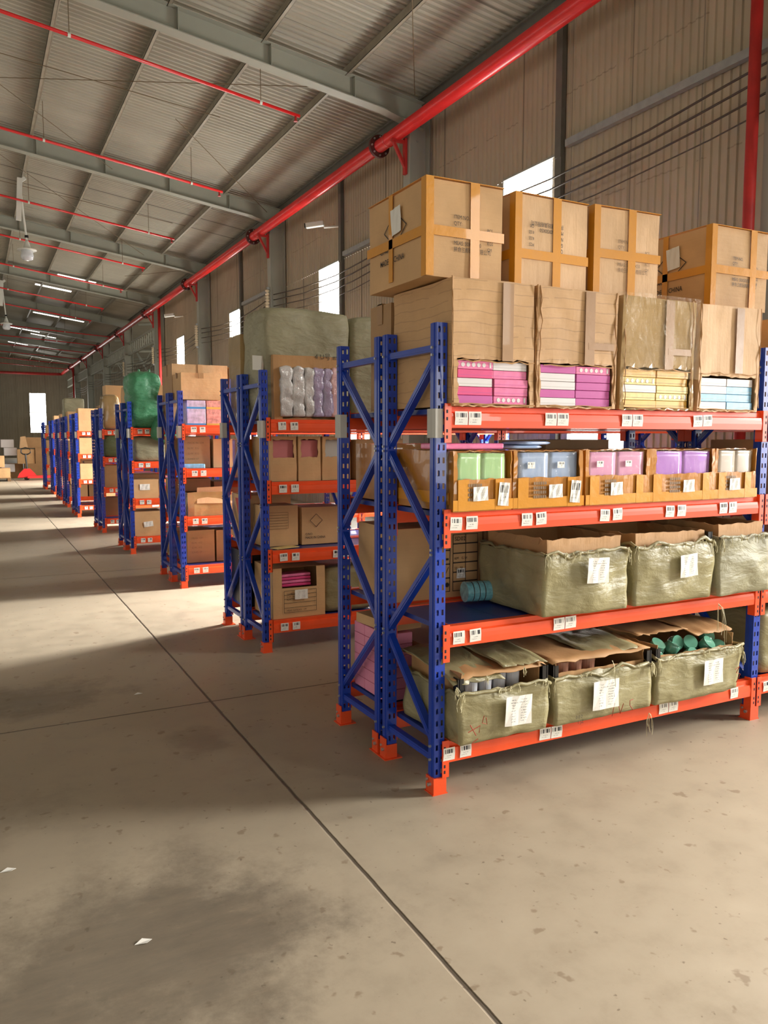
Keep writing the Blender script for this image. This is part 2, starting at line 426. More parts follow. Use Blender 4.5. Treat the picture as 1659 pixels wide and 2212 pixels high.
def text(body, size, parent, loc, rot, mat='ink', name='printed_text', ax='LEFT', sx=1.0, bold=0.0):
    cu = bpy.data.curves.new('t', 'FONT'); cu.body = body; cu.size = size; cu.align_x = ax; cu.space_line = 1.0
    cu.offset = bold; cu.resolution_u = 2
    ob = bpy.data.objects.new('t', cu); COL.objects.link(ob)
    dg = bpy.context.evaluated_depsgraph_get(); dg.update()
    me = bpy.data.meshes.new_from_object(ob.evaluated_get(dg)); bpy.data.objects.remove(ob)
    me.materials.clear(); me.materials.append(M[mat])
    o = bpy.data.objects.new(name, me); COL.objects.link(o); o.parent = parent; o.location = loc; o.rotation_euler = rot; o.scale = (sx, 1, 1)
    return o
FR = (math.pi/2, 0, 0)                      # text on a face that looks to -Y
LF = (math.pi/2, 0, -math.pi/2)             # text on a face that looks to -X
def paper(parent, x, y, z, w, h, face='front', mat='sheet', tilt=0, name='packing_label', curl=.004):
    """paper sheet, centre given in the parent's space, standing just off the face"""
    mb = MB(); n = 4
    for i in range(n):
        for j in range(2):
            pts = []; uv = []
            for a, b in ((i, j), (i+1, j), (i+1, j+1), (i, j+1)):
                u, v = a/n, b/2; xx, zz = (u-.5)*w, (v-.5)*h
                c, s_ = math.cos(tilt), math.sin(tilt)
                X, Z = xx*c-zz*s_, xx*s_+zz*c
                pts.append((X, -curl*(math.sin(u*5+v*2)**2), Z)); uv.append((u, v))
            mb.face(pts, uv)
    o = mb.build(name, mat, parent, loc=(x, y, z), rot=(0, 0, 0) if face == 'front' else (0, 0, -math.pi/2), solid=.0006)
    return o
def threads(parent, spots, seed=0, name='loose_thread', mat='straw', r=.0012):
    """each spot: (x,y,z,length,dirx) hanging fibre bundle"""
    rn = random.Random(seed); mb = MB()
    for (x, y, z, L, k) in spots:
        for _ in range(k):
            dx, dy = rn.uniform(-.25, .25), rn.uniform(-.22, -.02); pts = []
            l = L*rn.uniform(.5, 1)
            for i in range(6):
                u = i/5; pts.append((x+dx*l*math.sin(u*2.2)+rn.uniform(-.003, .003), y+dy*l*u**.5-.003, z-l*u**1.2+rn.uniform(-.003, .003)+.02*math.sin(u*3)*l*4))
            mb.tube(pts, r, 3, False)
    return tag(mb.build(name, mat, parent), None, None, None, 'stuff')

def carton(label, x0, x1, y0, y1, z0, z1, mat='card', rz=0, amp=.003, seed=1, tape=None, group='cartons on the racks', res=.07, rnd=0, bulge=0.01, name='carton', cat='carton', lean=0, seam=True, jag=0, drop=None):
    w, d, h = x1-x0, y1-y0, z1-z0
    t = thing(name, label, cat, ((x0+x1)/2, (y0+y1)/2, z0), rz, group)
    gshell(w, d, h, res, amp=amp, seed=seed, rnd=rnd, bulge=bulge, lean=lean, jag=jag, drop=drop).build('box_body', mat, t, bevel=0)
    if tape == 'top':
        mb = MB(); e = .006
        mb.box(-w/2-e, w/2+e, -.025, .025, h+.001, h+e); mb.box(-w/2-e, -w/2-e+.002, -.025, .025, h*.82, h+e); mb.box(w/2+e-.002, w/2+e, -.025, .025, h*.82, h+e)
        mb.box(-.025, .025, -d/2-e, -d/2-e+.0015, h*.8, h+.001)
        mb.build('tape', 'tapeb', t)
    if tape == 'vert':
        mb = MB(); e = .006; mb.box(.02, .07, -d/2-e, -d/2-e+.0015, 0.01, h-.004); mb.build('tape', 'tapeb', t)
    return t

def sack_bale(label, x0, x1, y0, y1, z0, z1, mat='sack2', seed=1, rnd=.1, bulge=.05, amp=.018, group='woven sack bales', rz=0, name='sack_bale', lean=0, freq=3, cat='sack bale'):
    w, d, h = x1-x0, y1-y0, z1-z0
    t = thing(name, label, cat, ((x0+x1)/2, (y0+y1)/2, z0), rz, group)
    gshell(w, d, h, .035, amp=amp, seed=seed, rnd=rnd, bulge=bulge, freq=freq, lean=lean).build('sack_cloth', mat, t, smooth=True)
    return t

# ------------------------------------------------------------------ the building
XW = 7.08; YF = 68.2; YB = -9.0; XL = -16.0
K0 = 12.1; BAY = 7.0; SL = .14
roofz = lambda x: 7.28+SL*(XW-x) if x > -4.5 else 7.28+SL*(XW+4.5)-SL*(-4.5-x)
MB().box(XL-1, 24, YB-2, YF+1, -.1, 0).build('floor', 'floor').__setitem__('kind', 'structure')

def corrugate(y0, y1, pitch, dep):
    out = []; y = y0
    while y < y1:
        for a, b in ((0, 0), (.3, 0), (.42, 1), (.88, 1)): out.append((y+a*pitch, b*dep))
        y += pitch
    out.append((y1, 0)); return out
def roof_strip(name, xs, y0, y1, skip=None):
    mb = MB(); pr = corrugate(y0, y1, .13, .032)
    for xa, xb in zip(xs, xs[1:]):
        for (ya, da), (yb, db) in zip(pr, pr[1:]):
            mb.face([(xa, ya, roofz(xa)+da), (xb, ya, roofz(xb)+da), (xb, yb, roofz(xb)+db), (xa, yb, roofz(xa)+db)])
    mb.box(xs[0], xs[0]+.001, y0, y0+.001, roofz(xs[0])+.04, roofz(xs[0])+.041)
    return struct(mb.build(name, 'roof'))
roof_strip('ceiling', [XW+.3, -4.5, XL], YB, YF)
# second hall past the open part of the right wall
mb = MB()
for (ya, da), (yb, db) in (lambda p: zip(p, p[1:]))(corrugate(28, YF, .2, .02)):
    mb.face([(XW+.1, ya, 6.95+da), (23, ya, 8.6+da), (23, yb, 8.6+db), (XW+.1, yb, 6.95+db)])
struct(mb.build('ceiling_annex', 'roof'))
# right wall: vertical corrugations, windows cut out
WIN_Z = (2.9, 5.27)
wins = [(8.72+BAY*k, 9.88+BAY*k) for k in range(-2, 4)]
YS = 33.1
mb = MB()
def wall_band(z0, z1, y0, y1):
    pr = corrugate(y0, y1, .11, .018)
    for (ya, da), (yb, db) in zip(pr, pr[1:]):
        mb.face([(XW+da, ya, z0), (XW+da, ya, z1), (XW+db, yb, z1), (XW+db, yb, z0)])
wall_band(WIN_Z[1], 7.33, YB, YS)
LOW_Z = (.75, 2.75); lows = [(7.3+BAY*k, 8.36+BAY*k) for k in range(-2, 4)]
wall_band(0, LOW_Z[0], YB, YS); wall_band(LOW_Z[1], WIN_Z[0], YB, YS)
yy = YB
for a, b in lows: wall_band(*LOW_Z, yy, a); yy = b
wall_band(*LOW_Z, yy, YS)
yy = YB
for a, b in wins: wall_band(*WIN_Z, yy, a); yy = b
wall_band(*WIN_Z, yy, YS); wall_band(0, 3.3, YS, YF)
struct(mb.build('wall_right', 'wall'))
for i, (a, b) in enumerate(wins):
    w = MB().face([(XW+.05, a, WIN_Z[0]), (XW+.05, b, WIN_Z[0]), (XW+.05, b, WIN_Z[1]), (XW+.05, a, WIN_Z[1])]).build('window_%d' % (i+1), 'window'); struct(w)
    f = MB(); z0, z1 = WIN_Z
    for q in ((a-.03, a, z0-.03, z1+.03), (b, b+.03, z0-.03, z1+.03), (a, b, z0-.03, z0), (a, b, z1, z1+.03)): f.box(XW-.012, XW+.045, *q)
    f.build('window_frame', 'frame', w)
for i, (a, b) in enumerate(lows):
    w = MB().face([(XW+.05, a, LOW_Z[0]), (XW+.05, b, LOW_Z[0]), (XW+.05, b, LOW_Z[1]), (XW+.05, a, LOW_Z[1])]).build('window_%d' % (i+11), 'lowwindow'); struct(w)
    f = MB(); z0, z1 = LOW_Z
    for q in ((a-.03, a, z0-.03, z1+.03), (b, b+.03, z0-.03, z1+.03), (a, b, z0-.03, z0), (a, b, z1, z1+.03)): f.box(XW-.012, XW+.045, *q)
    f.build('window_frame', 'frame', w)
# far wall with its window
mb = MB(); pr = corrugate(XL, 23, .2, .02); fw = (4.1, 5.25, 1.95, 5.0)
for (xa, da), (xb, db) in zip(pr, pr[1:]):
    zt = roofz(xa) if xa < XW else 8.6
    if fw[0] < (xa+xb)/2 < fw[1]:
        for z0, z1 in ((0, fw[2]), (fw[3], zt)): mb.face([(xa, YF-da, z0), (xb, YF-db, z0), (xb, YF-db, z1), (xa, YF-da, z1)])
    else: mb.face([(xa, YF-da, 0), (xb, YF-db, 0), (xb, YF-db, zt), (xa, YF-da, zt)])
struct(mb.build('wall_far', 'wallf'))
w = MB().face([(fw[0], YF+.05, fw[2]), (fw[1], YF+.05, fw[2]), (fw[1], YF+.05, fw[3]), (fw[0], YF+.05, fw[3])]).build('window_7', 'window'); struct(w)
MB().box(fw[0]-.04, fw[0], YF-.06, YF, fw[2], fw[3]).box(fw[1], fw[1]+.04, YF-.06, YF, fw[2], fw[3]).box(fw[0], fw[1], YF-.06, YF, 3.5, 3.56).build('window_frame', 'frame', w)
# annex end: far right wall of the second hall with bright panels
mb = MB(); mb.box(23, 23.1, 28, YF, 0, 8.7); struct(mb.build('wall_annex', 'wallf'))
mb = MB()
for k in range(6): mb.face([(22.9, 31+k*6.5, 2.5), (22.9, 33.4+k*6.5, 2.5), (22.9, 33.4+k*6.5, 6.5), (22.9, 31+k*6.5, 6.5)])
struct(mb.build('window_8', 'skylight'))
# left wall: posts and lintel around big open loading doors
mb = MB()
for k in range(-2, 11): mb.box(XL, XL+.3, K0+BAY*k-.6-12, K0+BAY*k+.6-12, 0, roofz(XL)+.1)
mb.box(XL, XL+.2, YB, YF, 4.6, roofz(XL)+.1); struct(mb.build('wall_left', 'wallf'))
mb = MB(); mb.box(XL, XW+.2, YB-.2, YB, 5.5, 9); mb.box(XL, -9, YB-.2, YB, 0, 5.5); mb.box(4.5, XW+.2, YB-.2, YB, 0, 5.5); struct(mb.build('wall_back', 'wallf'))
# translucent roof panels, far down the hall and behind the ridge
sky = MB()
for (xa, xb, ya) in [(-9.5, -6.0, y) for y in (-4, 3, 10, 17, 24, 31, 38, 45, 52, 59)]+[(3.2, 4.6, 33.6+1.05*0), (2.6, 4.0, 36.5), (3.0, 5.4, 44.2), (2.2, 3.8, 51.5), (3.4, 4.8, 52.8), (2.4, 3.6, 59.2)]:
    z = lambda x: roofz(x)-.003
    sky.face([(xa, ya, z(xa)), (xa, ya+(.9 if xa < 0 else .35), z(xa)), (xb, ya+(.9 if xa < 0 else .35), z(xb)), (xb, ya, z(xb))])
struct(sky.build('window_9', 'skylight'))
# eave trim
mb = MB(); mb.box(XW-.1, XW-.02, YB, YF, 7.05, 7.22); mb.box(XW-.14, XW-.10, YB, YF, 7.2, 7.23); struct(mb.build('trim_1', 'gutter'))
# purlins (Z-section) along the hall
n = 2
for i in range(14):
    x = 5.6-1.4*i
    if x < XL: break
    z = roofz(x); mb = MB()
    mb.box(x-.004, x+.004, YB, YF, z-.19, z-.005); mb.box(x-.06, x, YB, YF, z-.19, z-.183); mb.box(x, x+.06, YB, YF, z-.012, z-.005)
    mb.box(x-.06, x-.053, YB, YF, z-.19, z-.172)
    struct(mb.build('trim_%d' % n, 'purlin')); n += 1

ordn = ['first', 'second', 'third', 'fourth', 'fifth', 'sixth', 'seventh', 'eighth', 'ninth', 'tenth']
# rafters
def rafter(i, Y):
    t = thing('roof_rafter', 'grey green steel rafter under the roof, %s counting away from the camera' % ordn[i], 'rafter', (0, Y, 0), 0, 'steel roof rafters')
    mb = MB(); top = lambda x: roofz(x)-.19; xs = [XW-.12, 6.2, 3.0, -4.5]
    dep = lambda x: .42 if x > 6.5 else (.33 if x > 0 else .33)
    prof = [(x, top(x)) for x in xs]+[(x, top(x)-dep(x)) for x in xs[::-1]]
    b = len(mb.v); mb.prism([(p[0], p[1]) for p in prof], 1, -.005, .005)
    mb.build('web', 'steel', t)
    mb = MB()
    for xa, xb in zip(xs, xs[1:]): mb.bar((xa, 0, top(xa)-dep(xa)), (xb, 0, top(xb)-dep(xb)), .2, .014)
    mb.build('bottom_flange', 'steel', t)
    mb = MB()
    for xa, xb in zip(xs, xs[1:]): mb.bar((xa, 0, top(xa)), (xb, 0, top(xb)), .2, .012)
    mb.build('top_flange', 'steel', t)
    for k in range(5):
        x = 5.68-1.4*k; MB().box(x-.005, x+.005, -.095, .095, top(x)-dep(x)+.01, top(x)-.01).build('stiffener', 'steel', t)
    return t
def lside(t):
    mb = MB(); xs = [-4.5, XL+.2]; top = lambda x: roofz(x)-.19
    for xa, xb in zip(xs, xs[1:]): mb.bar((xa, 0, top(xa)-.16), (xb, 0, top(xb)-.16), .2, .34)
    mb.build('rear_slope_beam', 'steel', t)
for i in range(8): lside(rafter(i, K0+BAY*i))
# columns
def column(k, lab):
    Y = K0+BAY*k
    t = thing('steel_column', lab, 'column', (6.67, Y, 0), 0, 'steel columns along the right wall')
    MB().box(0, .012, -.11, .11, 0, 6.85).build('inner_flange', 'steel', t)
    MB().box(.012, XW-6.67-.05, -.006, .006, 0, 6.9).build('web', 'steel', t)
    MB().box(XW-6.67-.05, XW-6.67-.03, -.13, .13, 0, 6.9).build('outer_flange', 'steel', t)
    MB().box(-.02, .25, -.10, .10, 6.7, 6.72).tube([(.2, -.02, 6.5), (.2, -.03, 6.5)], .02, 8).build('joint_plate', 'steel', t)
for k in range(-1, 8):
    column(k, 'grey green steel wall column, '+('at the right edge of the photo' if k < 0 else '%s one from the camera behind the red main pipe' % ordn[k]))
# wall posts between columns, girts, lattice girders
for k in range(-1, 3):
    Y = 8.58+BAY*k
    tag(MB().box(XW-.075, XW-.012, -.06, .06, 0, 6.95).box(XW-.085, XW-.075, -.06, .06, 5.2, 6.95).build('wall_post', 'gutter', loc=(0, Y, 0)), 'dark steel wall post beside a bright wall window, %s from the camera' % ordn[k+1], 'post', 'wall posts')
    z = 5.33
    tag(MB().box(XW-.09, XW-.012, -6.9/2+.1, -.02 if 0 else 6.9/2-3.6, z-.04, z+.05).build('wall_girt', 'girt', loc=(0, Y-.0, 0)), 'galvanised horizontal wall rail behind the cables, %s stretch from the camera' % ordn[k+1], 'rail', 'wall rails')
for k in range(3, 8):
    t = thing('lattice_girder', 'pale steel lattice girder between open side columns, %s from the camera' % ordn[k-3], 'girder', (6.9, K0+BAY*k, 0), 0, 'lattice girders')
    MB().box(-.04, .04, .0, 7.0, 6.0, 6.08).build('top_chord', 'steel', t); MB().box(-.04, .04, .0, 7.0, 5.46, 5.54).build('bottom_chord', 'steel', t)
    for j in range(14): MB().bar((0, .4+j*.47, 5.54), (0, .4+j*.47, 6.0), .05, .05, up=(1, 0, 0)).build('picket', 'steel', t)
# annex trusses
for k in range(3, 8):
    t = thing('roof_truss', 'grey roof truss of the neighbouring hall seen past the columns, %s from the camera' % ordn[k-3], 'truss', (7.2, K0+BAY*k-.8, 0), 0, 'trusses of the next hall')
    MB().bar((0, 0, 6.85), (15.6, 0, 8.5), .08, .1).build('top_chord', 'steel', t); MB().bar((0, 0, 5.6), (15.6, 0, 6.6), .08, .08).build('bottom_chord', 'steel', t)
    for j in range(10):
        xa = j*1.56; MB().bar((xa, 0, 5.6+j*.1), (xa+.78, 0, 6.9+j*.165+.03), .05, .05).build('diagonal', 'steel', t); MB().bar((xa+.78, 0, 6.9+j*.165), (xa+1.56, 0, 5.7+j*.1), .05, .05).build('diagonal', 'steel', t)

# ------------------------------------------------------------------ fire pipes
t = thing('main_pipe', 'thick red fire main pipe running high along the right wall with flanged joints', 'pipe', (6.5, 0, 6.57))
MB().tube([(0, YB+1, 0), (0, YF-.5, 0)], .11, 24).build('pipe_run', 'red', t, smooth=True)
for k in range(-1, 8):
    Y = K0+BAY*k+.68; mb = MB()
    mb.tube([(0, Y-.03, 0), (0, Y+.03, 0)], .19, 24)
    for a in range(8): mb.mat(1).tube([(.155*math.cos(a*.785), Y-.055, .155*math.sin(a*.785)), (.155*math.cos(a*.785), Y+.055, .155*math.sin(a*.785))], .016, 6)
    mb.build('flange', ['rim', 'bolt'], t)
    mb = MB(); mb.tube([(0, Y-.36, 0), (0, Y-.33, 0)], .118, 24); mb.build('weld_collar', 'red', t)
for k in range(-1, 8):
    Y = K0+BAY*k
    t = thing('pipe_bracket', 'red steel triangle bracket holding the main pipe, %s' % ('near the right edge above the frame' if k < 0 else ordn[k]+' from the camera'), 'bracket', (6.5, Y, 6.45), 0, 'pipe brackets')
    MB().bar((-.12, 0, 0), (.165, 0, 0), .05, .05).build('arm', 'redd', t); MB().bar((-.08, 0, -.02), (.15, 0, -.42), .05, .045).build('strut', 'redd', t)
    MB().box(.12, .165, -.04, .04, -.52, .06).build('back_plate', 'redd', t)
yb = [12.45, 16.9, 21.4, 25.4, 29.4, 34.0, 37.7, 42.3, 46.5, 50.7, 54.9, 59.1, 63.3]
for i, Y in enumerate(yb):
    t = thing('sprinkler_pipe', 'thin red sprinkler branch pipe crossing under the roof, %s from the camera' % (ordn[i] if i < 10 else ['eleventh', 'twelfth', 'thirteenth'][i-10]), 'pipe', (0, Y, 0), 0, 'sprinkler branch pipes')
    xe = 4.9 if i < 7 else 6.42
    zz = lambda x: 6.68+(4.9-x)*SL if i < 7 else 6.57+(6.42-x)*.06
    MB().tube([(-4.4, 0, zz(-4.4)), (xe, 0, zz(xe))], .026, 10).build('pipe_run', 'red', t, smooth=True)
    MB().tube([(xe-.07, 0, zz(xe)), (xe-.07, 0, zz(xe)-.09)], .018, 8).tube([(xe-.07, 0, zz(xe)-.085), (xe-.07, 0, zz(xe)-.095)], .035, 8).build('sprinkler_head', 'redd', t)
    for x in (4.25, 1.45, -1.35):
        MB().tube([(x, 0, zz(x)+.02), (x, 0, roofz(x)-.19)], .006, 5).mat(1).tube([(x-.02, 0, zz(x)), (x+.02, 0, zz(x))], .034, 8).build('hanger_rod', ['wire', 'whiteplastic'], t)
t = thing('end_pipe', 'red pipe running along the far end wall', 'pipe', (0, YF-.5, 6.5)); MB().tube([(XL+1, 0, 0), (6.5, 0, 0)], .1, 12).build('pipe_run', 'redd', t, smooth=True)
for Y, lab in ((5.27, 'red pipe dropping down the wall at the right edge of the photo'), (31.6, 'red drop pipe beside the fourth wall column'), (61.0, 'red drop pipe at the far end of the main pipe')):
    tag(MB().tube([(6.58, Y, 0), (6.58, Y, 6.5)], .055, 14).tube([(6.58, Y, 3.0), (6.58, Y, 3.06)], .07, 14).build('drop_pipe', 'redd', smooth=True), lab, 'pipe', 'drop pipes')
# bracing rods below the roof
br = [((4.3, 14.9), (-3, 15.6)), ((6.6, 11.7), (4.2, 7.6)), ((-1, 17.5), (5.4, 12.4)), ((5.0, 22), (-2, 22.4)), ((6.6, 19), (3.6, 15.4)), ((0, 19), (5, 26)), ((5, 29.5), (6.6, 26.2)), ((-2, 13), (3, 18.9))]
for i, (a, b) in enumerate(br):
    tag(MB().tube([(a[0], a[1], roofz(a[0])-.27-.02*i), (b[0], b[1], roofz(b[0])-.27-.02*i)], .007, 5).build('brace_rod', 'wire'), 'thin rusty bracing rod under the roof, %s from the camera' % ordn[i], 'rod', 'roof bracing rods')
# cables on insulators
for ci, (z, r) in enumerate(((5.06, .013), (4.93, .013), (4.78, .012), (4.62, .008))):
    pts = []
    for k in range(-2, 8):
        Y0 = K0+BAY*k
        for j in range(8):
            u = j/8; pts.append((6.78+.12*math.sin(u*math.pi), Y0+u*BAY, z-.14*math.sin(u*math.pi)+.006*math.sin(j*2.7+k+ci)))
    tag(MB().tube(pts, r, 5).build('power_cable', 'cable', smooth=True), 'dark electric cable strung along the right wall, %s from the top' % ordn[ci], 'cable', 'wall cables')
for k in range(-1, 5):
    Y = K0+BAY*k; mb = MB()
    prof = []
    for j in range(9): prof += [((0, 0, 4.5+j*.075), .028), ((0, 0, 4.515+j*.075), .052), ((0, 0, 4.545+j*.075), .052), ((0, 0, 4.56+j*.075), .028)]
    t = thing('insulator', 'stacked ceramic insulator on the %s' % ('column at the right edge' if k < 0 else ordn[k]+' wall column'), 'insulator', (6.6, Y-.05, 0), 0, 'cable insulators')
    mb.tube([p for p, r in prof], [r for p, r in prof], 12).build('ceramic_stack', 'ceramic', t); MB().box(-.01, .06, -.02, .02, 4.44, 4.5).box(-.01, .06, -.02, .02, 5.17, 5.22).build('bracket', 'girt', t)
t = thing('conduit', 'pale flexible conduit hanging beside the insulator at the right edge', 'conduit', (6.6, 5.0, 0))
MB().tube([(0, 0, 4.5), (-.02, -.02, 4.3), (.0, -.02, 4.1), (.04, 0, 4.0)], .012, 6).build('conduit_tube', 'ceramic', t, smooth=True)
# cctv cameras
for (Y, lab) in ((15.95, 'white security camera on the wall above the nearer bale'), (29.9, 'white security camera on the wall, farther one')):
    t = thing('security_camera', lab, 'security camera', (XW-.02, Y, 6.02), 0, 'security cameras')
    MB().tube([(0, -.2, -.05), (-.3, -.1, -.08)], .022, 8).build('arm', 'whiteplastic', t)
    MB().bar((-.3, -.1, 0), (-.62, .12, -.04), .11, .11).build('housing', 'whiteplastic', t, bevel=.02)
    MB().bar((-.62, .12, -.04), (-.64, .134, -.042), .09, .09).build('lens', 'black', t)
# hanging lamps
for (x, y, z, lab) in ((1.39, 21.75, 6.1, 'white hanging factory lamp near the left edge, nearer and larger one'), (1.42, 35.9, 6.1, 'white hanging factory lamp at the left edge, farther smaller one')):
    t = thing('hanging_lamp', lab, 'lamp', (x, y, z), 0, 'hanging lamps')
    mb = MB(); mb.tube([(0, 0, .25), (0, 0, .17), (0, 0, .06), (0, 0, .02), (0, 0, 0)], [.03, .06, .09, .22, .22], 20).build('reflector', 'whiteplastic', t, smooth=True)
    MB().tube([(0, 0, 0), (0, 0, -.14), (0, 0, -.22), (0, 0, -.24)], [.13, .15, .12, .05], 16).build('glass_globe', 'cup', t, smooth=True)
    MB().tube([(0, 0, .24), (-.05, 0, .85), (-.1, 0, 1.6)], .022, 8).build('stem', 'whiteplastic', t)
    MB().bar((-.16, 0, .7), (-.1, 0, 1.7), .09, .12).bar((-.1, 0, 1.62), (.02, 0, 1.72), .06, .08).build('arm', 'whiteplastic', t)
    MB().tube([(0, 0, .3), (0, 0, .36)], .045, 8).build('connector', 'black', t)

# ------------------------------------------------------------------ racks
PW, PD, RH, ROWD, BAYL = .05, .05, 2.0, .485, 2.0
LV = [.225, .73, 1.22, 1.66]; BH = .088
def upright_mesh():
    """hollow C post with two columns of slots front and back, small holes in its sides"""
    mb = MB(); z0, z1, pit = .02, RH, .0535
    def plate(fn, holes):
        """holes: list of (u0,u1) in 0..1 across; slot height .022 per pitch"""
        us = [0]+[a for h in holes for a in h]+[1]; z = z0
        while z < z1-1e-6:
            zt = min(z+pit, z1); sa, sb = z+.014, z+.014+.024
            if zt-z < pit*.9: mb.face([fn(0, z), fn(1, z), fn(1, zt), fn(0, zt)]); break
            for a, b in ((z, sa), (sb, zt)): mb.face([fn(0, a), fn(1, a), fn(1, b), fn(0, b)])
            for i in range(0, len(us)-1, 2): mb.face([fn(us[i], sa), fn(us[i+1], sa), fn(us[i+1], sb), fn(us[i], sb)])
            z = zt
    sl = [(.16, .36), (.64, .84)]
    plate(lambda u, z: (u*PW, 0, z), sl); plate(lambda u, z: (u*PW, PD, z), sl)
    plate(lambda u, z: (0, u*PD, z), []); 
    # right side: two lips, open channel
    mb.face([(PW, 0, z0), (PW, .014, z0), (PW, .014, z1), (PW, 0, z1)]); mb.face([(PW, PD-.014, z0), (PW, PD, z0), (PW, PD, z1), (PW, PD-.014, z1)])
    # raised rib on the left side
    mb.box(-.003, 0, PD*.36, PD*.64, z0, z1)
    return mb.mesh('upright', 'blue')
ME_UP = upright_mesh()
def foot_mesh(shoe):
    mb = MB(); e_ = .012 if shoe else .022; mb.box(-e_, PW+e_, -e_*.9, PD+min(e_, .015), 0, .004)
    if shoe: mb.box(-.008, PW+.006, -.010, PD+.006, .004, .075)
    else: mb.box(-.012, -.006, -.004, PD+.004, .004, .1); mb.box(-.008, PW, -.006, -.002, .004, .07)
    mb.mat(1).tube([(-.008, .016, .045), (-.022, .016, .045)], .008, 6); mb.tube([(-.01, .038, .06), (-.018, .038, .06)], .006, 6)
    return mb.mesh('foot_plate', ['orange', 'bolt'])
ME_FS, ME_FP = foot_mesh(True), foot_mesh(False)
def beam_mesh(L):
    mb = MB(); y = 0
    prof = [(0, 0), (.05, 0), (.05, BH), (.014, BH), (.014, BH-.022), (.002, BH-.027), (0, BH-.04), (-.0015, .03)]
    mb.prism([(p[0]-.012, p[1]) for p in prof], 0, PW+.004, L-.004)
    return mb.mesh('beam', 'orange')
ME_BEAM = beam_mesh(BAYL)
def conn_mesh():
    mb = MB(); mb.box(-.018, .014, -.016, -.011, -.062, BH+.012); mb.box(.010, .015, -.016, .03, -.062, BH+.012)
    mb.mat(1)
    for z in (-.045, -.02, .03, .06): mb.box(-.011, -.003, -.0168, -.0155, z, z+.014)
    return mb.mesh('connector', ['orange', 'dark'])
ME_CONN = conn_mesh()
def deck_mesh():
    mb = MB(); w = (BAYL-PW-.02)/6
    for i in range(6):
        a = PW+.01+i*w; mb.box(a, a+w-.002, .035, ROWD-.035, BH-.028, BH-.006)
    return mb.mesh('deck', 'deck')
ME_DECK = deck_mesh()
def brace_mesh(y0, z0, y1, z1):
    mb = MB(); mb.bar((.024, y0, z0), (.024, y1, z1), .028, .03, up=(1, 0, 0))
    mb.bar((.009, y0, z0), (.009, y1, z1), .012, .004, up=(1, 0, 0))
    for y, z in ((y0, z0), (y1, z1)):
        s = .03 if y < ROWD/2 else -.03
        mb.mat(1).tube([(-.012, y-s*.2, z), (-.002, y-s*.2, z)], .006, 6); mb.mat(0)
    return mb.mesh('brace', ['blue', 'bolt'])
zs = [1.88, 1.48, 1.05, .62, .2]
def braces(mir):
    a, b = (.03, ROWD-.03) if not mir else (ROWD-.03, .03)
    out = [brace_mesh(a, 1.9, b, 1.9), brace_mesh(a, .15, b, .15)]
    for i in range(4):
        ya, yb_ = (a, b) if i % 2 == 0 else (b, a)
        out.append(brace_mesh(ya, zs[i]-.01, yb_, zs[i+1]+.01))
    return out
ME_BR = {0: braces(False), 1: braces(True)}
def lab_mesh(w):
    mb = MB(); h = .056; n = max(1, round(w/.065))
    for i in range(n):
        a = i*w/n; b = (i+1)*w/n-.004
        mb.face([(a, 0, 0), (b, 0, 0), (b, -.003, h*.5), (a, -.003, h*.5)], [(0, 0), (1, 0), (1, .5), (0, .5)])
        mb.face([(a, -.003, h*.5), (b, -.003, h*.5), (b, -.001, h), (a, -.001, h)], [(0, .5), (1, .5), (1, 1), (0, 1)])
    return mb.mesh('barcode_label', 'barcode')
ME_L1, ME_L2 = lab_mesh(.062), lab_mesh(.135)
def mk(name, me, parent, loc=(0, 0, 0), rot=None):
    o = bpy.data.objects.new(name, me); COL.objects.link(o); o.parent = parent; o.location = loc
    if rot: o.rotation_euler = rot
    return o
def rack_row(X0, Y0, label, back, bays, labels, tags=True, skip=()):
    t = thing('shelving_rack', label, 'shelving rack', (X0, Y0, 0), 0, 'blue and orange shelving racks')
    for b in range(bays+1):
        for i, y in enumerate((0, ROWD-PD)):
            u = mk('upright', ME_UP, t, (b*BAYL, y, 0)); mk('foot_plate', ME_FS if (i == 0 and not back) else ME_FP, u)
        if b == 0 or bays == 2:
            for m in ME_BR[back]: mk('brace', m, t, (b*BAYL, 0, 0))
    for b in range(bays):
        for li, z in enumerate(LV):
            mk('deck', ME_DECK, t, (b*BAYL, 0, z-BH))
            for side in (0, 1):
                bm = mk('beam', ME_BEAM, t, (b*BAYL, 0, z-BH) if side == 0 else ((b+1)*BAYL+PW, ROWD, z-BH), None if side == 0 else (0, 0, math.pi))
                c = mk('connector', ME_CONN, bm, (PW, 0, 0)); c2 = mk('connector', ME_CONN, bm, (BAYL, 0, 0)); c2.scale = (-1, 1, 1)
                if side == 0 and not back and labels:
                    for (x, dbl) in labels[li]:
                        if b*BAYL <= x < (b+1)*BAYL:
                            l = mk('barcode_label', ME_L2 if dbl else ME_L1, bm, (x-b*BAYL, -.0165, .012), (0, random.Random(int(x*1000)+li).uniform(-.05, .05), 0))
    if tags:
        mb = MB(); pts = [(.03, -.003), (-.006, -.004), (-.012, .012), (-.012, .05), (-.006, .062)]
        for (a, b_) in zip(pts, pts[1:]): mb.face([(*a, 1.53), (*b_, 1.53), (*b_, 1.65), (*a, 1.65)])
        yy = 0 if not back else ROWD-.055
        o = mb.build('location_tag', 'greypaper', t, loc=(0, yy, 0), solid=.001)
    return t
R = [(1.70, 2.825), (1.79, 5.33), (1.84, 8.05), (1.81, 10.78), (1.82, 13.45), (1.76, 16.3), (1.82, 18.8), (1.88, 21.1), (1.92, 23.25), (1.89, 25.65)]
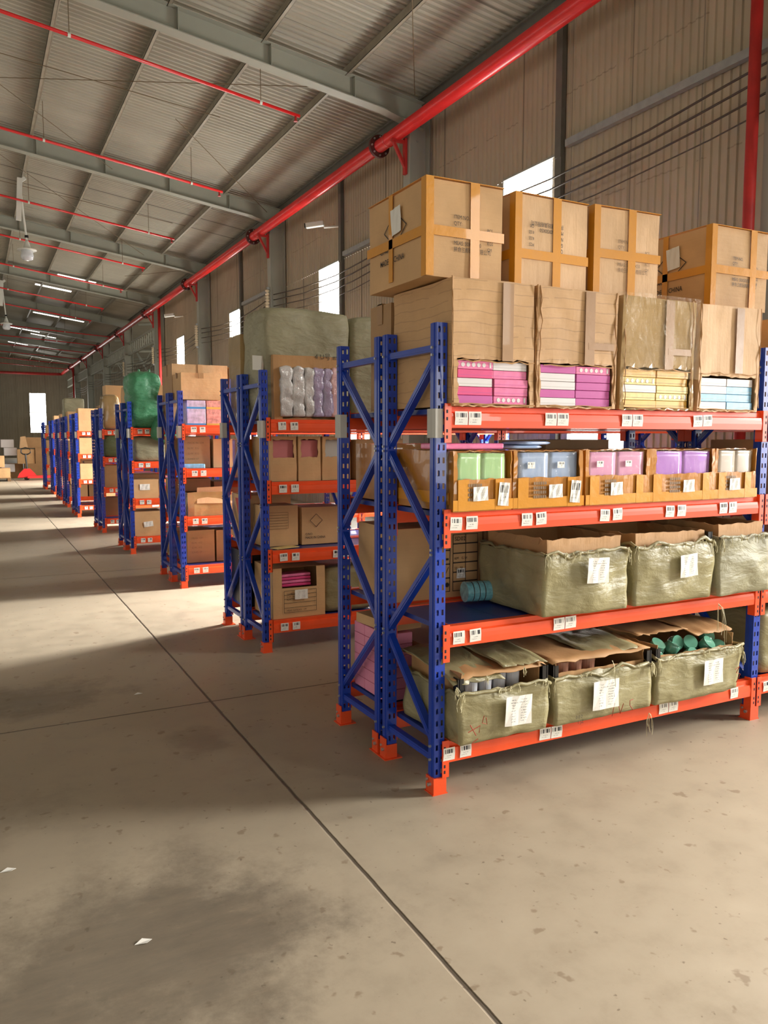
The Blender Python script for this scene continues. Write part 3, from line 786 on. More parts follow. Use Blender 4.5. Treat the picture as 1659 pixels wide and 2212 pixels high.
near_labels = {3: [(.08, 1), (.55, 1), (1.0, 1), (1.47, 1), (2.1, 1), (2.6, 1)], 2: [(.06, 0), (.14, 0), (.43, 0), (.51, 0), (.88, 0), (.96, 0), (1.30, 0), (1.38, 0), (1.68, 0), (1.75, 0), (2.2, 1)],
               1: [(.08, 0), (.165, 0), (.62, 1), (2.3, 1)], 0: [(.035, 0), (.12, 0), (1.82, 0), (2.08, 0), (.55, 1), (1.3, 1)]}
far_labels = {k: [(.12, 0), (.21, 0), (.8, 0), (.88, 0), (1.4, 1)] for k in range(4)}
far_labels[1] = [(.12, 0), (.21, 0), (.53, 0), (.61, 0), (1.4, 1)]
for i, (X0, Y0) in enumerate(R):
    who = ['nearest', 'second', 'third', 'fourth', 'fifth', 'sixth', 'seventh', 'eighth', 'ninth', 'farthest'][i]
    rack_row(X0, Y0, 'blue post and orange beam shelving rack, front row of the %s double run' % who, 0, 2 if i < 3 else 1, near_labels if i == 0 else far_labels)
    rack_row(X0, Y0+ROWD+.035, 'blue post and orange beam shelving rack, back row of the %s double run' % who, 1, 2 if i < 3 else 1, None, tags=(i < 4))

# ------------------------------------------------------------------ goods on the nearest rack, top shelf
Z4 = LV[3]; Z3 = LV[2]; Z2 = LV[1]; Z1 = LV[0]
def print_front(t, w, d, h, flip=False, ink='ink', s=1.0):
    g = thing  # plain text block as on an export carton
    y = -d/2-.0065 if not flip else -d/2-.0065
    rows = [('ITEM NO.', None), ('QTY:', 'PCS'), ('G.W.:', 'KGS'), ('N.W.:', 'KGS'), ('MEAS: 50X50X50', 'CM'), ('拼命三郎玩具有限公司', None)]
    k = -1 if flip else 1
    rot = FR if not flip else (math.pi/2, math.pi, 0)
    for i, (a, b) in enumerate(rows):
        z = h/2+k*(.045-i*.026)*s; x = -k*.06*s
        text(a, .023*s, t, (x, y, z), rot, ink, sx=.8)
        if b: text(b, .02*s, t, (x+k*.165*s, y, z-k*.012), rot, ink, sx=.8)
def print_side(t, w, d, h):
    x = -w/2-.0065
    # y runs to the viewer's right as -Y
    text('C/NO:', .035, t, (x, .14, h*.40), LF, 'ink', sx=.85, bold=.0004); text('MADE IN CHINA', .035, t, (x, .14, h*.40-.052), LF, 'ink', sx=.85, bold=.0004)
    mb = MB(); c = (x, -.0, h*.62); q = [(0, .11), (.085, 0), (0, -.11), (-.085, 0)]
    q = [(.1, 0), (0, .075), (-.1, 0), (0, -.075)]
    for a, b in zip(q, q[1:]+q[:1]): mb.bar((x, c[1]+a[0], c[2]+a[1]), (x, c[1]+b[0], c[2]+b[1]), .004, .001, up=(1, 0, 0))
    mb.build('printed_diamond', 'ink', t)
def big_tape(t, w, d, h, vx=.03, hz=.5, front=True):
    mb = MB(); e = .0085; f = .0015
    mb.box(vx, vx+.045, -d/2-e, -d/2-e+f, 0.0, h+.004); mb.box(-w/2-.006, w/2+.004, -d/2-e-.0004, -d/2-e+f, h*hz-.03, h*hz+.01)
    mb.box(-w/2-e, -w/2+.028, -d/2-e-.0006, -d/2-e+f, 0, h+.006); mb.box(-w/2-e-.0003, -w/2-e+f, -d/2-.006, -d/2+.03, 0, h+.006)
    mb.box(-w/2-e, -w/2-e+f, -d/2-e, d/2+e, h*hz-.03, h*hz+.01); mb.box(-w/2-e, -w/2-e+f, .02, .055, 0.02, h+.003)
    mb.box(-w/2-.004, w/2+.004, -d/2-e, -d/2+.015, h+.004, h+.0065); mb.box(-w/2-e, -w/2+.015, -d/2, d/2, h+.004, h+.006)
    mb.build('tape', 'tape', t)
ug = 'export cartons stacked on top of the nearest rack'
for (x0, x1, y0, y1, h, lab, flip, rz, vx, mt, seed) in (
    (1.665, 2.035, 2.85, 3.37, .385, 'large leftmost export carton atop the nearest rack, amber tape', False, 0, .02, 'card', 3),
    (2.10, 2.505, 2.86, 3.35, .385, 'export carton with inverted print, second from left atop the nearest rack', True, .03, -.0, 'card2', 5),
    (2.565, 2.955, 2.86, 3.35, .392, 'pale export carton, third from left atop the nearest rack', False, -.03, .0, 'card2', 8),
    (3.325, 3.74, 2.87, 3.38, .40, 'rightmost export carton atop the nearest rack, white paper on its side', False, 0, .07, 'card', 11)):
    w, d = x1-x0, y1-y0; zb = 2.187
    t = carton(lab, x0, x1, y0, y1, zb, zb+h, mt, rz=rz, seed=seed, group=ug, amp=.0035, bulge=.006)
    big_tape(t, w, d, h, vx, .5 if not flip else .38)
    print_front(t, w, d, h, flip, 'inkfaint' if seed == 8 else 'ink')
    if seed in (3, 11):
        print_side(t, w, d, h); paper(t, -w/2-.012, -.02, h*.70, .085, .11, 'left', 'paper', .1, 'paper_sheet')

def cut_carton(label, x0, x1, y0, y1, z0, z1, cut, mat='card', seed=1, rz=0, lean=0, amp=.005, group='torn open cartons on the top shelf'):
    w, d, h = x1-x0, y1-y0, z1-z0
    t = thing('torn_carton', label, 'carton', ((x0+x1)/2, (y0+y1)/2, z0), rz, group)
    u0, u1, v0, v1 = cut
    rn = random.Random(seed)
    def drop(f, u, v): return f == 'front' and u0 < u < u1 and v0 < v < v1
    gshell(w, d, h, .022, drop=drop, amp=amp, freq=4, seed=seed, jag=.009, lean=lean).build('box_body', mat, t, solid=.006)
    return t
RG = 'slim toy boxes in torn cartons'
def slim(col, X, Y, Z, w, d, h, label, mark=None, name='slim_toy_box'):
    t = thing(name, label, 'toy box', (X, Y, Z), 0, RG)
    MB().box(0, w, 0, d, 0, h-.0015).build('box_body', col, t, bevel=.0015)
    MB().box(-.0006, w+.0006, -.0008, .004, h*.30, h*.34).build('lid_edge', 'inkfaint' if col in ('yellow', 'paleyellow') else ('magenta' if col in ('hotpink', 'pink', 'magenta') else 'greypaper'), t)
    if mark:
        mb = MB()
        for k in range(5): mb.tube([(w*(.14+.15*k), -.001, h*.5), (w*(.14+.15*k), -.0004, h*.5)], h*.26, 10)
        mb.box(w*.9, w*.95, -.001, 0, h*.2, h*.8); mb.build('printed_pattern', mark, t)
    return t
stacks = [
 # carton: x0,x1, name, rows of (left colour, right colour) top to bottom with mark flags
 (1.757, 2.165, 'first', 'cardcrease', [('pink*', 'whitecard'), ('hotpink', 'pink'), ('whitecard', 'pink'), ('hotpink', 'pink'), ('magenta', 'pink*')], .0),
 (2.18, 2.635, 'second', 'cardcrease', [('magenta', 'pink*'), ('whitecard', 'magenta'), ('whitecard', 'magenta'), ('magenta', 'magenta'), ('whitecard', 'magenta')], 0),
 (2.66, 3.135, 'third', 'cardwrap', [('yellow', 'yellow'), ('paleyellow*', 'yellow'), ('whitecard', 'paleyellow'), ('paleyellow', 'paleyellow*'), ('yellow', 'yellow')], 0),
 (3.165, 3.60, 'fourth', 'card2', [('whitecard', 'whitecard'), ('whitecard', 'sky'), ('sky', 'sky'), ('whitecard', 'sky')], 0)]
for ci, (x0, x1, nm, mt, rows, _) in enumerate(stacks):
    y0 = 2.785; H = 2.185-Z4
    cut_carton('%s torn tan carton from the left on the nearest top shelf, slim boxes showing' % nm, x0, x1, y0, 3.30, Z4+.002, 2.18, (.04, .96, .02, .36 if ci < 3 else .33), mt, seed=20+ci, lean=.004*(ci-1), rz=0)
    n = len(rows); hh = (.178 if ci < 3 else .155)/n*1.0; w2 = (x1-x0-.05)/2
    for ri, pair in enumerate(rows):
        for si, c in enumerate(pair):
            mk_ = 'whitecard' if c.endswith('*') else None; col = c.rstrip('*')
            rn = random.Random(ci*50+ri*7+si)
            cn = {'pink': 'pink', 'hotpink': 'hot pink', 'whitecard': 'white', 'magenta': 'magenta', 'yellow': 'yellow', 'paleyellow': 'pale yellow', 'sky': 'light blue'}[col]
            slim(col, x0+.025+si*w2+rn.uniform(0, .004), y0+.008+rn.uniform(0, .006), Z4+.012+(n-1-ri)*hh, w2-.005, .3, hh,
                 '%s slim box, %s down in the %s stack of the %s torn carton' % (cn, ordn[ri], 'left' if si == 0 else 'right', nm.split(' ')[0]), mk_)
# flap / tape detail on the torn cartons
for o in [o for o in bpy.data.objects if o.name.startswith('torn_carton')]:
    k = int(o.location.x*10)
    if o.location.y > 4: continue
    MB().box(.03, .085, -.2685, -.2665, .19, .512).build('tape', 'tapeb', o)
    if k % 2 == 0: MB().box(.05, .2, -.269, -.267, .26, .29).build('tape', 'tapeb', o)
    rn = random.Random(k); mb = MB()
    for s_ in (-1, 1):
        pts = [(s_*.213+rn.uniform(-.006, .006), -.262+rn.uniform(-.006, .004), .02+.05*j) for j in range(11)]; mb.tube(pts, [rn.uniform(.0015, .0045) for _ in pts], 5)
    pts = [(-.2+.04*j, -.266+rn.uniform(-.006, .004), .186+rn.uniform(-.006, .006)) for j in range(11)]; mb.tube(pts, [rn.uniform(.001, .004) for _ in pts], 5)
    pts = [(-.21+.042*j, -.26+rn.uniform(-.006, .004), .006+rn.uniform(0, .006)) for j in range(11)]; mb.tube(pts, [rn.uniform(.0015, .004) for _ in pts], 5)
    mb.build('torn_edge', 'cardin', o)
# shrink film on the third one
o3 = [o for o in bpy.data.objects if o.name.startswith('torn_carton')][2]
gshell(.50, .55, .38, .03, drop=lambda f, u, v: f in ('top', 'bottom', 'back'), amp=.008, freq=7, seed=4).build('film_wrap', 'film', o3, smooth=True, loc=(0, 0, .15))
carton('tan carton on the top shelf just past the nearest rack\'s second post', 3.80, 4.25, 2.80, 3.28, Z4, 2.16, 'card', seed=31, tape='vert')
carton('tan carton farther right along the top shelf, partly out of frame', 4.28, 4.72, 2.80, 3.28, Z4, 2.16, 'card', seed=32)
carton('tan carton behind the leftmost torn carton, facing the aisle', 1.765, 2.2, 3.345, 3.56, Z4, 2.16, 'card3', seed=33, tape='top')
for i in range(3): carton('tan carton in the back row of the top shelf, %s behind the torn cartons' % ordn[i], 2.24+i*.46, 2.66+i*.46, 3.345, 3.78, Z4, 2.12, 'card', seed=34+i)

# ------------------------------------------------------------------ third level: taped cartons full of pastel packs
packs = [('pale green', 'pgreen', 1.765, 2.065), ('pale blue', 'pblue', 2.085, 2.465), ('pale pink', 'ppink', 2.475, 2.875), ('violet', 'ppurple', 2.885, 3.325), ('off-white', 'pwhite', 3.335, 3.635)]
for i, (cn, mt, x0, x1) in enumerate(packs):
    y0, y1, z0, z1 = 2.80, 3.26, Z3, Z3+.255
    w, d, h = x1-x0, y1-y0, z1-z0
    t = thing('taped_carton', 'amber-taped carton with a cut-down front holding %s packs on the third shelf' % cn, 'carton', ((x0+x1)/2, (y0+y1)/2, z0), random.Random(i).uniform(-.03, .02), 'taped cartons of packs on the nearest rack')
    gshell(w, d, h, .02, drop=lambda f, u, v: (f == 'front' and v > .53 and .07 < u < .97) or (f == 'top' and v < .12), amp=.004, freq=5, seed=60+i, jag=.006).build('box_body', 'cardorange', t, solid=.005)
    mb = MB(); e = .0075
    mb.box(-w/2-.004, w/2+.004, -d/2-e, -d/2-e+.0015, .005, .05); mb.box(-w/2+.02, -w/2+.075, -d/2-e-.0006, -d/2-e+.0015, .004, h*.53); mb.box(w/2-.09, w/2-.045, -d/2-e-.0006, -d/2-e+.0015, .004, h*.53)
    mb.box(-w/2-.005, -w/2-.0035, -d/2+.03, d/2, .03, .08)
    mb.build('tape', 'tape', t)
    paper(t, -.02+.05*(i % 2), -d/2-.012, .075, .075, .06, 'front', 'sheet', .03, 'shipping_label'); 
    if i < 2: paper(t, w/2-.05, -d/2-.0125, .07, .055, .1, 'front', 'barcode', -.08, 'shipping_label')
    mb = MB(); 
    for a in range(6):
        for b in range(4): mb.box(-w*.1+a*.012-.05, -w*.1+a*.012-.041, -d/2-.0092, -d/2-.0088, .045+b*.02, .058+b*.02)
    mb.build('printed_marks', 'inkfaint', t)
    for s in range(2):
        pw = (w-.05)/2; nmz = 'left' if s == 0 else 'right'
        p = thing('pastel_pack', '%s wrapped pack, %s one of its amber taped carton, third shelf' % (cn, nmz), 'pack', (x0+.025+s*pw+pw/2, y0+.038, z0+.012), 0, 'pastel packs')
        gshell(pw-.003, .05, h-.022, .025, amp=.003, freq=6, seed=80+i*2+s, rnd=.012, bulge=.012).build('pack_body', mt, p, smooth=True)
        gshell(pw-.001, .056, h-.016, .03, amp=.005, freq=9, seed=90+i*2+s, rnd=.01, bulge=.02).build('plastic_wrap', 'film', p, smooth=True)
        if i in (1, 2): paper(p, -.02, -.037, h*.7, .04, .028, 'front', 'barcode', 0, 'pack_label', .001)
t = thing('pink_pack', 'flat pink pack lying over the green packs, left of the third shelf', 'pack', (1.9, 2.94, Z3+.262)); MB().box(-.14, .16, -.09, .12, 0, .025).build('pack_body', 'pink', t, bevel=.006)
for i in range(2):
    t = thing('grey_bag_bundle', 'folded grey-blue plastic bag lying over the pale blue packs, %s' % ('upper' if i else 'lower'), 'plastic bag', (2.2+.05*i, 2.95, Z3+.262+.017*i), .2*i, 'folded bags')
    gshell(.2, .16, .016, .03, amp=.003, seed=i, rnd=.2).build('bag_body', 'pblue', t, smooth=True)
carton('amber-taped carton on the third shelf, back row, seen through the end frame', 1.79, 2.19, 3.36, 3.79, Z3, Z3+.28, 'cardorange', seed=70, tape='vert')
carton('brown carton on the third shelf, back row, behind the blue packs', 2.22, 2.66, 3.36, 3.79, Z3, Z3+.26, 'card3', seed=71)
carton('brown carton on the third shelf, back row, behind the violet packs', 2.7, 3.14, 3.36, 3.79, Z3, Z3+.3, 'card3', seed=72)
carton('tan carton on the third shelf past the second post', 3.83, 4.3, 2.83, 3.26, Z3, Z3+.3, 'card', seed=73)

# ------------------------------------------------------------------ woven-wrapped open cartons, second and first level
def wrapped(label, x0, x1, y0, y1, z0, hs, hl, seed, group, mat='sack', rz=0, lab=None, corner=(0, 0), liner_front=True, lid=None, spill=.0):
    w, d = x1-x0, y1-y0
    t = thing('woven_wrapped_carton', label, 'carton', ((x0+x1)/2, (y0+y1)/2, z0), rz, group)
    gshell(w, d, hs, .02, drop=lambda f, u, v: f == 'top', amp=.017, freq=5.0, seed=seed, bulge=.035, jag=.008, rnd=.015, taper=.01).build('sack_cloth', mat, t, smooth=True, solid=.003)
    # rolled ragged rim of the sack
    pts = []; rn = random.Random(seed)
    for k in range(60):
        a = k/60*4; s, u = int(a), a-int(a)
        q = [(-1+2*u, -1), (1, -1+2*u), (1-2*u, 1), (-1, 1-2*u)][s]
        pts.append((q[0]*(w/2+.004), q[1]*(d/2+.006), hs-.004+.022*noise.noise(Vector((k*.35, seed, 0)))*2))
    pts.append(pts[0]); MB().tube(pts, [.008+.005*noise.noise(Vector((k*.5, seed, 3))) for k in range(61)], 6, False).build('rolled_rim', mat, t, smooth=True)
    gshell(w-.056, d-.056, hl-.004, .03, drop=lambda f, u, v: f == 'top' or (f == 'front' and not liner_front and v > hs/hl-.02), amp=.004, freq=3, seed=seed+1, jag=.008).build('cardboard_liner', 'cardin', t, loc=(0, 0, .004), solid=.004)
    if lab: paper(t, lab[0], -d/2-.034, lab[1], lab[2], lab[3], 'front', 'sheet', lab[4], 'packing_label', .005)
    threads(t, [(rn.uniform(-w/2, w/2), -d/2-.012, hs+.004, rn.uniform(.02, .06), 3) for _ in range(9)]+[(-w/2, -d/2-.01, hs, .09, 4), (w/2-.01, -d/2-.01, hs, .08, 4)], seed)
    for s in corner:
        if s: MB().box(s*(w/2)-(.03 if s > 0 else -.0), s*(w/2)+(.0 if s > 0 else .03), -d/2+.004, -d/2+.008, hs-.02, hl-.01).box(s*(w/2)-.008*s-.002, s*(w/2)-.008*s+.002, -d/2+.004, -d/2+.05, hs-.02, hl-.01).build('corner_protector', 'black', t, solid=.002)
    return t
G2 = 'woven-wrapped open cartons on the second shelf'
wrapped('open carton wrapped in olive woven sack, left of the three on the second shelf', 2.215, 2.705, 2.745, 3.25, Z2+.004, .285, .345, 101, G2, lab=(.03, .2, .125, .115, -.03))
wrapped('open carton wrapped in olive woven sack, middle of the three on the second shelf', 2.745, 3.265, 2.745, 3.25, Z2+.004, .29, .34, 103, G2, lab=(.06, .18, .115, .11, .06), corner=(0, 1))
wrapped('open carton wrapped in shiny olive sack, right of the three on the second shelf', 3.30, 3.68, 2.735, 3.25, Z2+.004, .30, .36, 106, G2, mat='sack2')
s3 = [o for o in bpy.data.objects if o.name.startswith('woven_wrapped_carton')][-1]
gshell(.22, .03, .285, .02, amp=.012, freq=7, seed=9, rnd=.08, bulge=.1).build('sack_flap', 'sack2', s3, smooth=True, loc=(.26, -.235, .01))
G1 = 'woven-wrapped torn cartons on the bottom shelf'
a1 = wrapped('torn carton in olive woven sack full of white cups, left on the bottom shelf', 1.768, 2.245, 2.745, 3.22, Z1+.004, .225, .30, 110, G1, lab=(.05, .125, .14, .13, -.03), liner_front=False, corner=(-1, 1))
a2 = wrapped('torn woven sack carton with red smeared label, middle of the bottom shelf', 2.275, 2.875, 2.745, 3.22, Z1+.004, .225, .29, 114, G1, lab=(-.02, .12, .155, .135, .0), liner_front=False, corner=(-1, 1))
a3 = wrapped('torn carton in olive woven sack full of green cups, right on the bottom shelf', 2.905, 3.505, 2.745, 3.22, Z1+.004, .235, .29, 118, G1, lab=(.06, .13, .135, .125, .02), liner_front=False, corner=(-1, 0))
# lids and torn sack flaps
def lid(t, w, d, z, y0, seed, mat='cardin', x0=None, x1=None, droop=.03, name='lid_flap'):
    x0 = -w/2 if x0 is None else x0; x1 = w/2 if x1 is None else x1
    mb = MB(); nx, ny = 14, 8; rn = random.Random(seed)
    P_ = lambda i, j: (x0+(x1-x0)*i/nx+rn.uniform(0, 0), y0+(d/2-y0)*j/ny+(.014*noise.noise(Vector((i*.9, seed, 0)))*2 if j == 0 else 0), z+.012*noise.noise(Vector((i*.4+seed, j*.4, 0)))-droop*(1-j/ny)**3+.0)
    for i in range(nx+1):
        for j in range(ny+1): mb.v.append(P_(i, j))
    for i in range(nx):
        for j in range(ny): a = i*(ny+1)+j; mb.f.append((a, a+ny+1, a+ny+2, a+1)); mb.mi.append(0)
    return mb.build(name, mat, t, solid=.004, smooth=True)
lid(a1, .5, .475, .305, -.215, 1, droop=.02); lid(a1, .5, .475, .318, -.232, 5, 'sack', -.26, .0, .05, 'sack_flap'); lid(a1, .5, .475, .322, -.2, 7, 'sack', .02, .25, .02, 'sack_flap')
lid(a2, .6, .475, .30, -.225, 11, droop=.012); lid(a2, .6, .475, .31, -.19, 12, 'sack', -.05, .27, .02, 'sack_flap')
lid(a3, .6, .475, .32, -.11, 14, droop=.0, x0=-.3, x1=.04); lid(a3, .6, .475, .335, -.19, 15, droop=.03, x0=.02, x1=.3)
threads(a2, [(.02, -.26, .27, .19, 2), (.28, -.255, .23, .08, 8), (.27, -.255, -.02, .12, 6)], 5); threads(a3, [(.1, -.25, .47, .22, 6), (.3, -.25, .2, .08, 5)], 6); threads(a1, [(-.25, -.24, .26, .05, 12), (-.1, -.24, .29, .04, 10), (.1, -.24, .3, .04, 8)], 9)
# marker scribbles
def scrib(t, pts, mat='redink', r=.0022):
    MB().tube([(p[0], -.272+0, p[1]) for p in pts], r, 4).build('marker_scribble', mat, t)
scrib(a1, [(-.2, .10), (-.17, .05)]); scrib(a1, [(-.21, .07), (-.15, .09), (-.155, .06)]); scrib(a1, [(-.13, .13), (-.14, .10), (-.115, .09), (-.12, .12)]); scrib(a1, [(-.19, .02), (-.16, .035)])
scrib(a2, [(.02, .01), (.035, .07)]); scrib(a2, [(.06, .055), (.07, .015), (.09, .06)]); scrib(a2, [(.15, .07), (.13, .068), (.13, .045), (.15, .02)])
scrib(a3, [(.22, .12), (.25, .13), (.23, .10), (.26, .09), (.23, .05)])
for k, x in enumerate((-.2, -.185, -.17)): text('0' if k < 2 else '2', .022, a2, (x, -.274, .032), FR, 'ink', 'marker_number')
text('1 JZ', .022, a2, (-.19, -.274, .008), FR, 'ink', 'marker_number')
# cups
def cup(label, x, y, z, r, h, mat, rot=(0, 0, 0), name='plastic_cup', group=None, lid_mat=None):
    t = thing(name, label, 'cup', (x, y, z), 0, group); t.rotation_euler = rot
    MB().tube([(0, 0, 0), (0, 0, h*.03), (0, 0, h*.8), (0, 0, h*.84)], [r*.8, r*.86, r, r], 18).build('cup_body', mat, t, smooth=False)
    MB().tube([(0, 0, h*.84), (0, 0, h*.95), (0, 0, h)], [r*1.04, r*1.02, r*.7], 18).build('cup_lid', lid_mat or mat, t, smooth=False)
    return t
for i in range(5): cup('white lidded cup, front line of the left bottom shelf carton, %s from left' % ordn[i], 1.83+.075*i, 2.86, Z1+.17, .033, .115, 'cup', group='white cups in the bottom-shelf carton', lid_mat='whiteplastic')
for i in range(4): cup('white lidded cup, second line of the left bottom shelf carton, %s from left' % ordn[i], 1.86+.078*i, 2.945, Z1+.18, .034, .12, 'whiteplastic', group='white cups in the bottom-shelf carton')
for i in range(3): cup('brownish clear cup in the middle bottom-shelf carton, %s from the left' % ordn[i], 2.41+.08*i, 2.86, Z1+.15, .036, .12, 'cuppink', group='brown cups in the bottom-shelf carton')
rn = random.Random(3)
for i in range(13):
    t = thing('green_cup', 'green tinted round cup heaped in the right bottom shelf carton, %s from the left' % (ordn+['eleventh', 'twelfth', 'thirteenth'])[i], 'cup', (2.965+.0385*i, 2.83+.035*(i % 3), Z1+.19+.032*(i % 2)+.014*(i % 3)), 0, 'green cups in the bottom-shelf carton')
    t.rotation_euler = (rn.uniform(.2, 1.3), rn.uniform(-.6, .6), 0)
    MB().tube([(0, 0, 0), (0, 0, .004), (0, 0, .014), (0, 0, .04), (0, 0, .055)], [.012, .024, .032, .036, .035], 20).build('cup_body', 'glassgreen', t, smooth=True)
    MB().tube([(0, 0, .054), (0, 0, .058)], .037, 20).build('cup_rim', 'glassgreen', t)
t = thing('tumbler', 'teal tumbler in clear wrap lying alone on the empty blue deck', 'tumbler', (2.09, 3.2, Z2+.056), -.15)
MB().tube([(0, 0, 0), (.135, 0, 0)], .05, 24).build('tumbler_body', 'teal', t, smooth=False); MB().tube([(.135, 0, 0), (.15, 0, 0)], [.053, .053], 24).build('rim', 'cup', t)
for k in range(3): MB().tube([(.03+.03*k, 0, 0), (.034+.03*k, 0, 0)], .0508, 24).build('dotted_band', 'ink', t)
# cartons in the back row on level two with the printed symbols
t = carton('tan carton printed with handling symbols standing on the second shelf, back row', 1.80, 2.30, 3.36, 3.78, Z2, Z2+.36, 'card', seed=130, tape=None)
w, d, h = .50, .42, .36; Yf = -d/2-.007
mb = MB()
def frame(x0, x1, z0, z1, tk=.003):
    for q in ((x0, x1, z0, z0+tk), (x0, x1, z1-tk, z1), (x0, x0+tk, z0, z1), (x1-tk, x1, z0, z1)): mb.box(q[0], q[1], Yf, Yf+.0008, q[2], q[3])
for k in range(4): frame(.02, .055, .03+k*.07, .10+k*.07)
for k in range(6): frame(.07, .22, .03+k*.048, .078+k*.048)
mb.box(.145, .148, Yf, Yf+.0008, .03, .318)
mb.bar((.037, Yf, .275), (.037, Yf, .30), .002, .002); mb.tube([(.0375, Yf, .265), (.0375, Yf+.0008, .265)], .011, 12)
mb.bar((.03, Yf, .125), (.045, Yf, .155), .003, .001); mb.box(.03, .045, Yf, Yf+.001, .19, .2); mb.tube([(.0375, Yf, .065), (.0375, Yf+.001, .065)], .012, 12)
mb.build('printed_symbols', 'ink', t)
text('SD02', .03, t, (.08, Yf, .285), FR, 'ink'); text('KM   G.W.', .018, t, (.08, Yf, .19), FR, 'ink'); text('5S   20', .018, t, (.08, Yf, .14), FR, 'ink')
paper(t, .115, Yf-.004, .12, .05, .05, 'front', 'barcode', 0, 'shipping_label')
carton('plain tan carton beside the symbol-printed one on the second shelf', 2.32, 2.72, 3.36, 3.78, Z2, Z2+.32, 'card', seed=131)
for i in range(2): carton('tan carton in the back row of the second shelf, behind the %s wrapped carton' % ('left' if i == 0 else 'middle'), 2.75+i*.44, 3.16+i*.44, 3.36, 3.78, Z2, Z2+.33, 'card3', seed=132+i)
# pink boxes in back row, bottom level
for r_ in range(6):
    for c in range(3):
        tag(MB().box(0, .15, 0, .118, 0, .055).build('pink_box', 'babypink', loc=(1.765, 3.40+.122*c, Z1+.057*r_), bevel=.003), 'small pink box behind the end frame, %s layer up, %s from the front' % (ordn[r_], ordn[c]), 'box', 'small pink boxes on the bottom shelf')
for i in range(4): carton('brown carton in the back row of the bottom shelf, %s past the pink boxes' % ordn[i], 1.95+i*.42, 2.34+i*.42, 3.37, 3.78, Z1, Z1+.28, 'card3', seed=140+i)
t = thing('flat_parcel', 'flat tan parcel lying on the small pink boxes', 'parcel', (1.87, 3.58, Z1+.345), .1)
gshell(.2, .3, .05, .04, amp=.004, seed=5).build('parcel_body', 'card', t)
sack_bale('olive sack bale at the right edge on the bottom shelf past the second post', 3.80, 4.35, 2.85, 3.25, Z1, Z1+.36, 'sack', seed=150, rnd=.06)
wrapped('woven-wrapped open carton past the second post on the second shelf', 3.80, 4.3, 2.80, 3.25, Z2+.004, .28, .33, 151, G2)

# ------------------------------------------------------------------ second rack
X, Y = R[1]
b = sack_bale('huge grey-olive sack bale with a cut window, on top of the second rack', 1.85, 2.51, 5.40, 5.98, Z4, 2.455, 'sack2', seed=201, rnd=.08, bulge=.04, amp=.022, freq=4)
w, d = .67, .58
MB_ = gshell(.52, .06, .47, .03, drop=lambda f, u, v: f == 'front' and .1 < u < .95 and .06 < v < .82, amp=.006, seed=7, jag=.012); MB_.build('cardboard_window', 'cardin', b, loc=(-.03, -d/2-.02, -.02), solid=.008)
gshell(.10, .02, .1, .02, amp=.01, seed=2).build('hanging_tag', 'paper', b, loc=(-w/2-.02, -.2, .35), rot=(0, .1, -1.2))
for i, (xx, ww, mt, cn) in enumerate(((-.2, .09, 'silver', 'clear silver'), (-.11, .09, 'silver', 'clear silver'), (-.02, .07, 'silver', 'clear white'), (.05, .075, 'lilac', 'lilac'), (.125, .07, 'lilac', 'lilac'), (.19, .075, 'rose', 'rosy pink'))):
    tt = thing('wrapped_bundle', '%s cellophane bundle in the big bale\'s cut window, %s from the left' % (cn, ordn[i]), 'bundle', (2.145+xx+ww/2-.01, 5.345, Z4+.02), 0, 'cellophane bundles')
    gshell(ww, .045, .345, .016, amp=.016, freq=14, seed=210+i, rnd=.03, bulge=.06).build('bundle_body', mt, tt, smooth=True)
text('4 U号 m', .05, b, (.02, -d/2-.058, .432), FR, 'ink', 'marker_text')
sack_bale('grey-olive sack bale just right of the huge one on the second rack', 2.53, 3.05, 5.42, 5.95, Z4, 2.44, 'sack2', seed=203, rnd=.1, amp=.014)
carton('tall film-wrapped tan carton behind the left side of the huge bale', 1.85, 2.12, 5.985, 6.29, Z4, 2.32, 'cardwrap', seed=204)
carton('tan carton in the back row, top of the second rack', 2.2, 2.7, 6.0, 6.29, Z4, 2.2, 'card', seed=205)
# L3: three open cartons with dusty pink stacks
for i, (x0, x1) in enumerate(((1.875, 2.075), (2.09, 2.265), (2.28, 2.5))):
    cut_carton('%s open tan carton from the left on the second rack\'s third shelf' % ordn[i], x0, x1, 5.40, 5.80, Z3, Z3+.32, (.1, .9, .5, .93), 'card', seed=220+i, group='cartons on the second rack')
    tag(MB().box(0, (x1-x0)-.03, 0, .2, 0, .13).box(0, (x1-x0)-.03, -.001, .2, .135, .15).build('pink_block', 'salmon' if i < 2 else 'greypaper', loc=(x0+.015, 5.425, Z3+.165), bevel=.003), '%s block of goods inside the %s carton, second rack\'s third shelf' % ('dusty pink' if i < 2 else 'grey wrapped', ordn[i]), 'goods', 'stacked goods blocks')
    tt = [o for o in bpy.data.objects if o.name.startswith('torn_carton')][-1]
carton('tan carton in the back row of the second rack\'s third shelf', 1.86, 2.25, 5.87, 6.27, Z3, Z3+.3, 'cardorange', seed=225)
carton('brown carton farther along the second rack\'s third shelf', 2.55, 2.95, 5.4, 5.8, Z3, Z3+.3, 'card3', seed=226)
def diamond(t, x, y, z, s, mat='ink'):
    mb = MB(); q = [(s, 0), (0, s), (-s, 0), (0, -s)]
    for a, b_ in zip(q, q[1:]+q[:1]): mb.bar((x+a[0], y, z+a[1]), (x+b_[0], y, z+b_[1]), .003, .001, up=(0, 1, 0))
    return mb.build('printed_diamond', mat, t)
def frames(t, x0, x1, y, zs_, mat='ink'):
    mb = MB()
    for z in zs_: mb.box(x0, x1, y, y+.0008, z, z+.0025)
    for x in (x0, x1): mb.box(x-.0012, x+.0012, y, y+.0008, min(zs_), max(zs_))
    return mb.build('printed_table', mat, t)
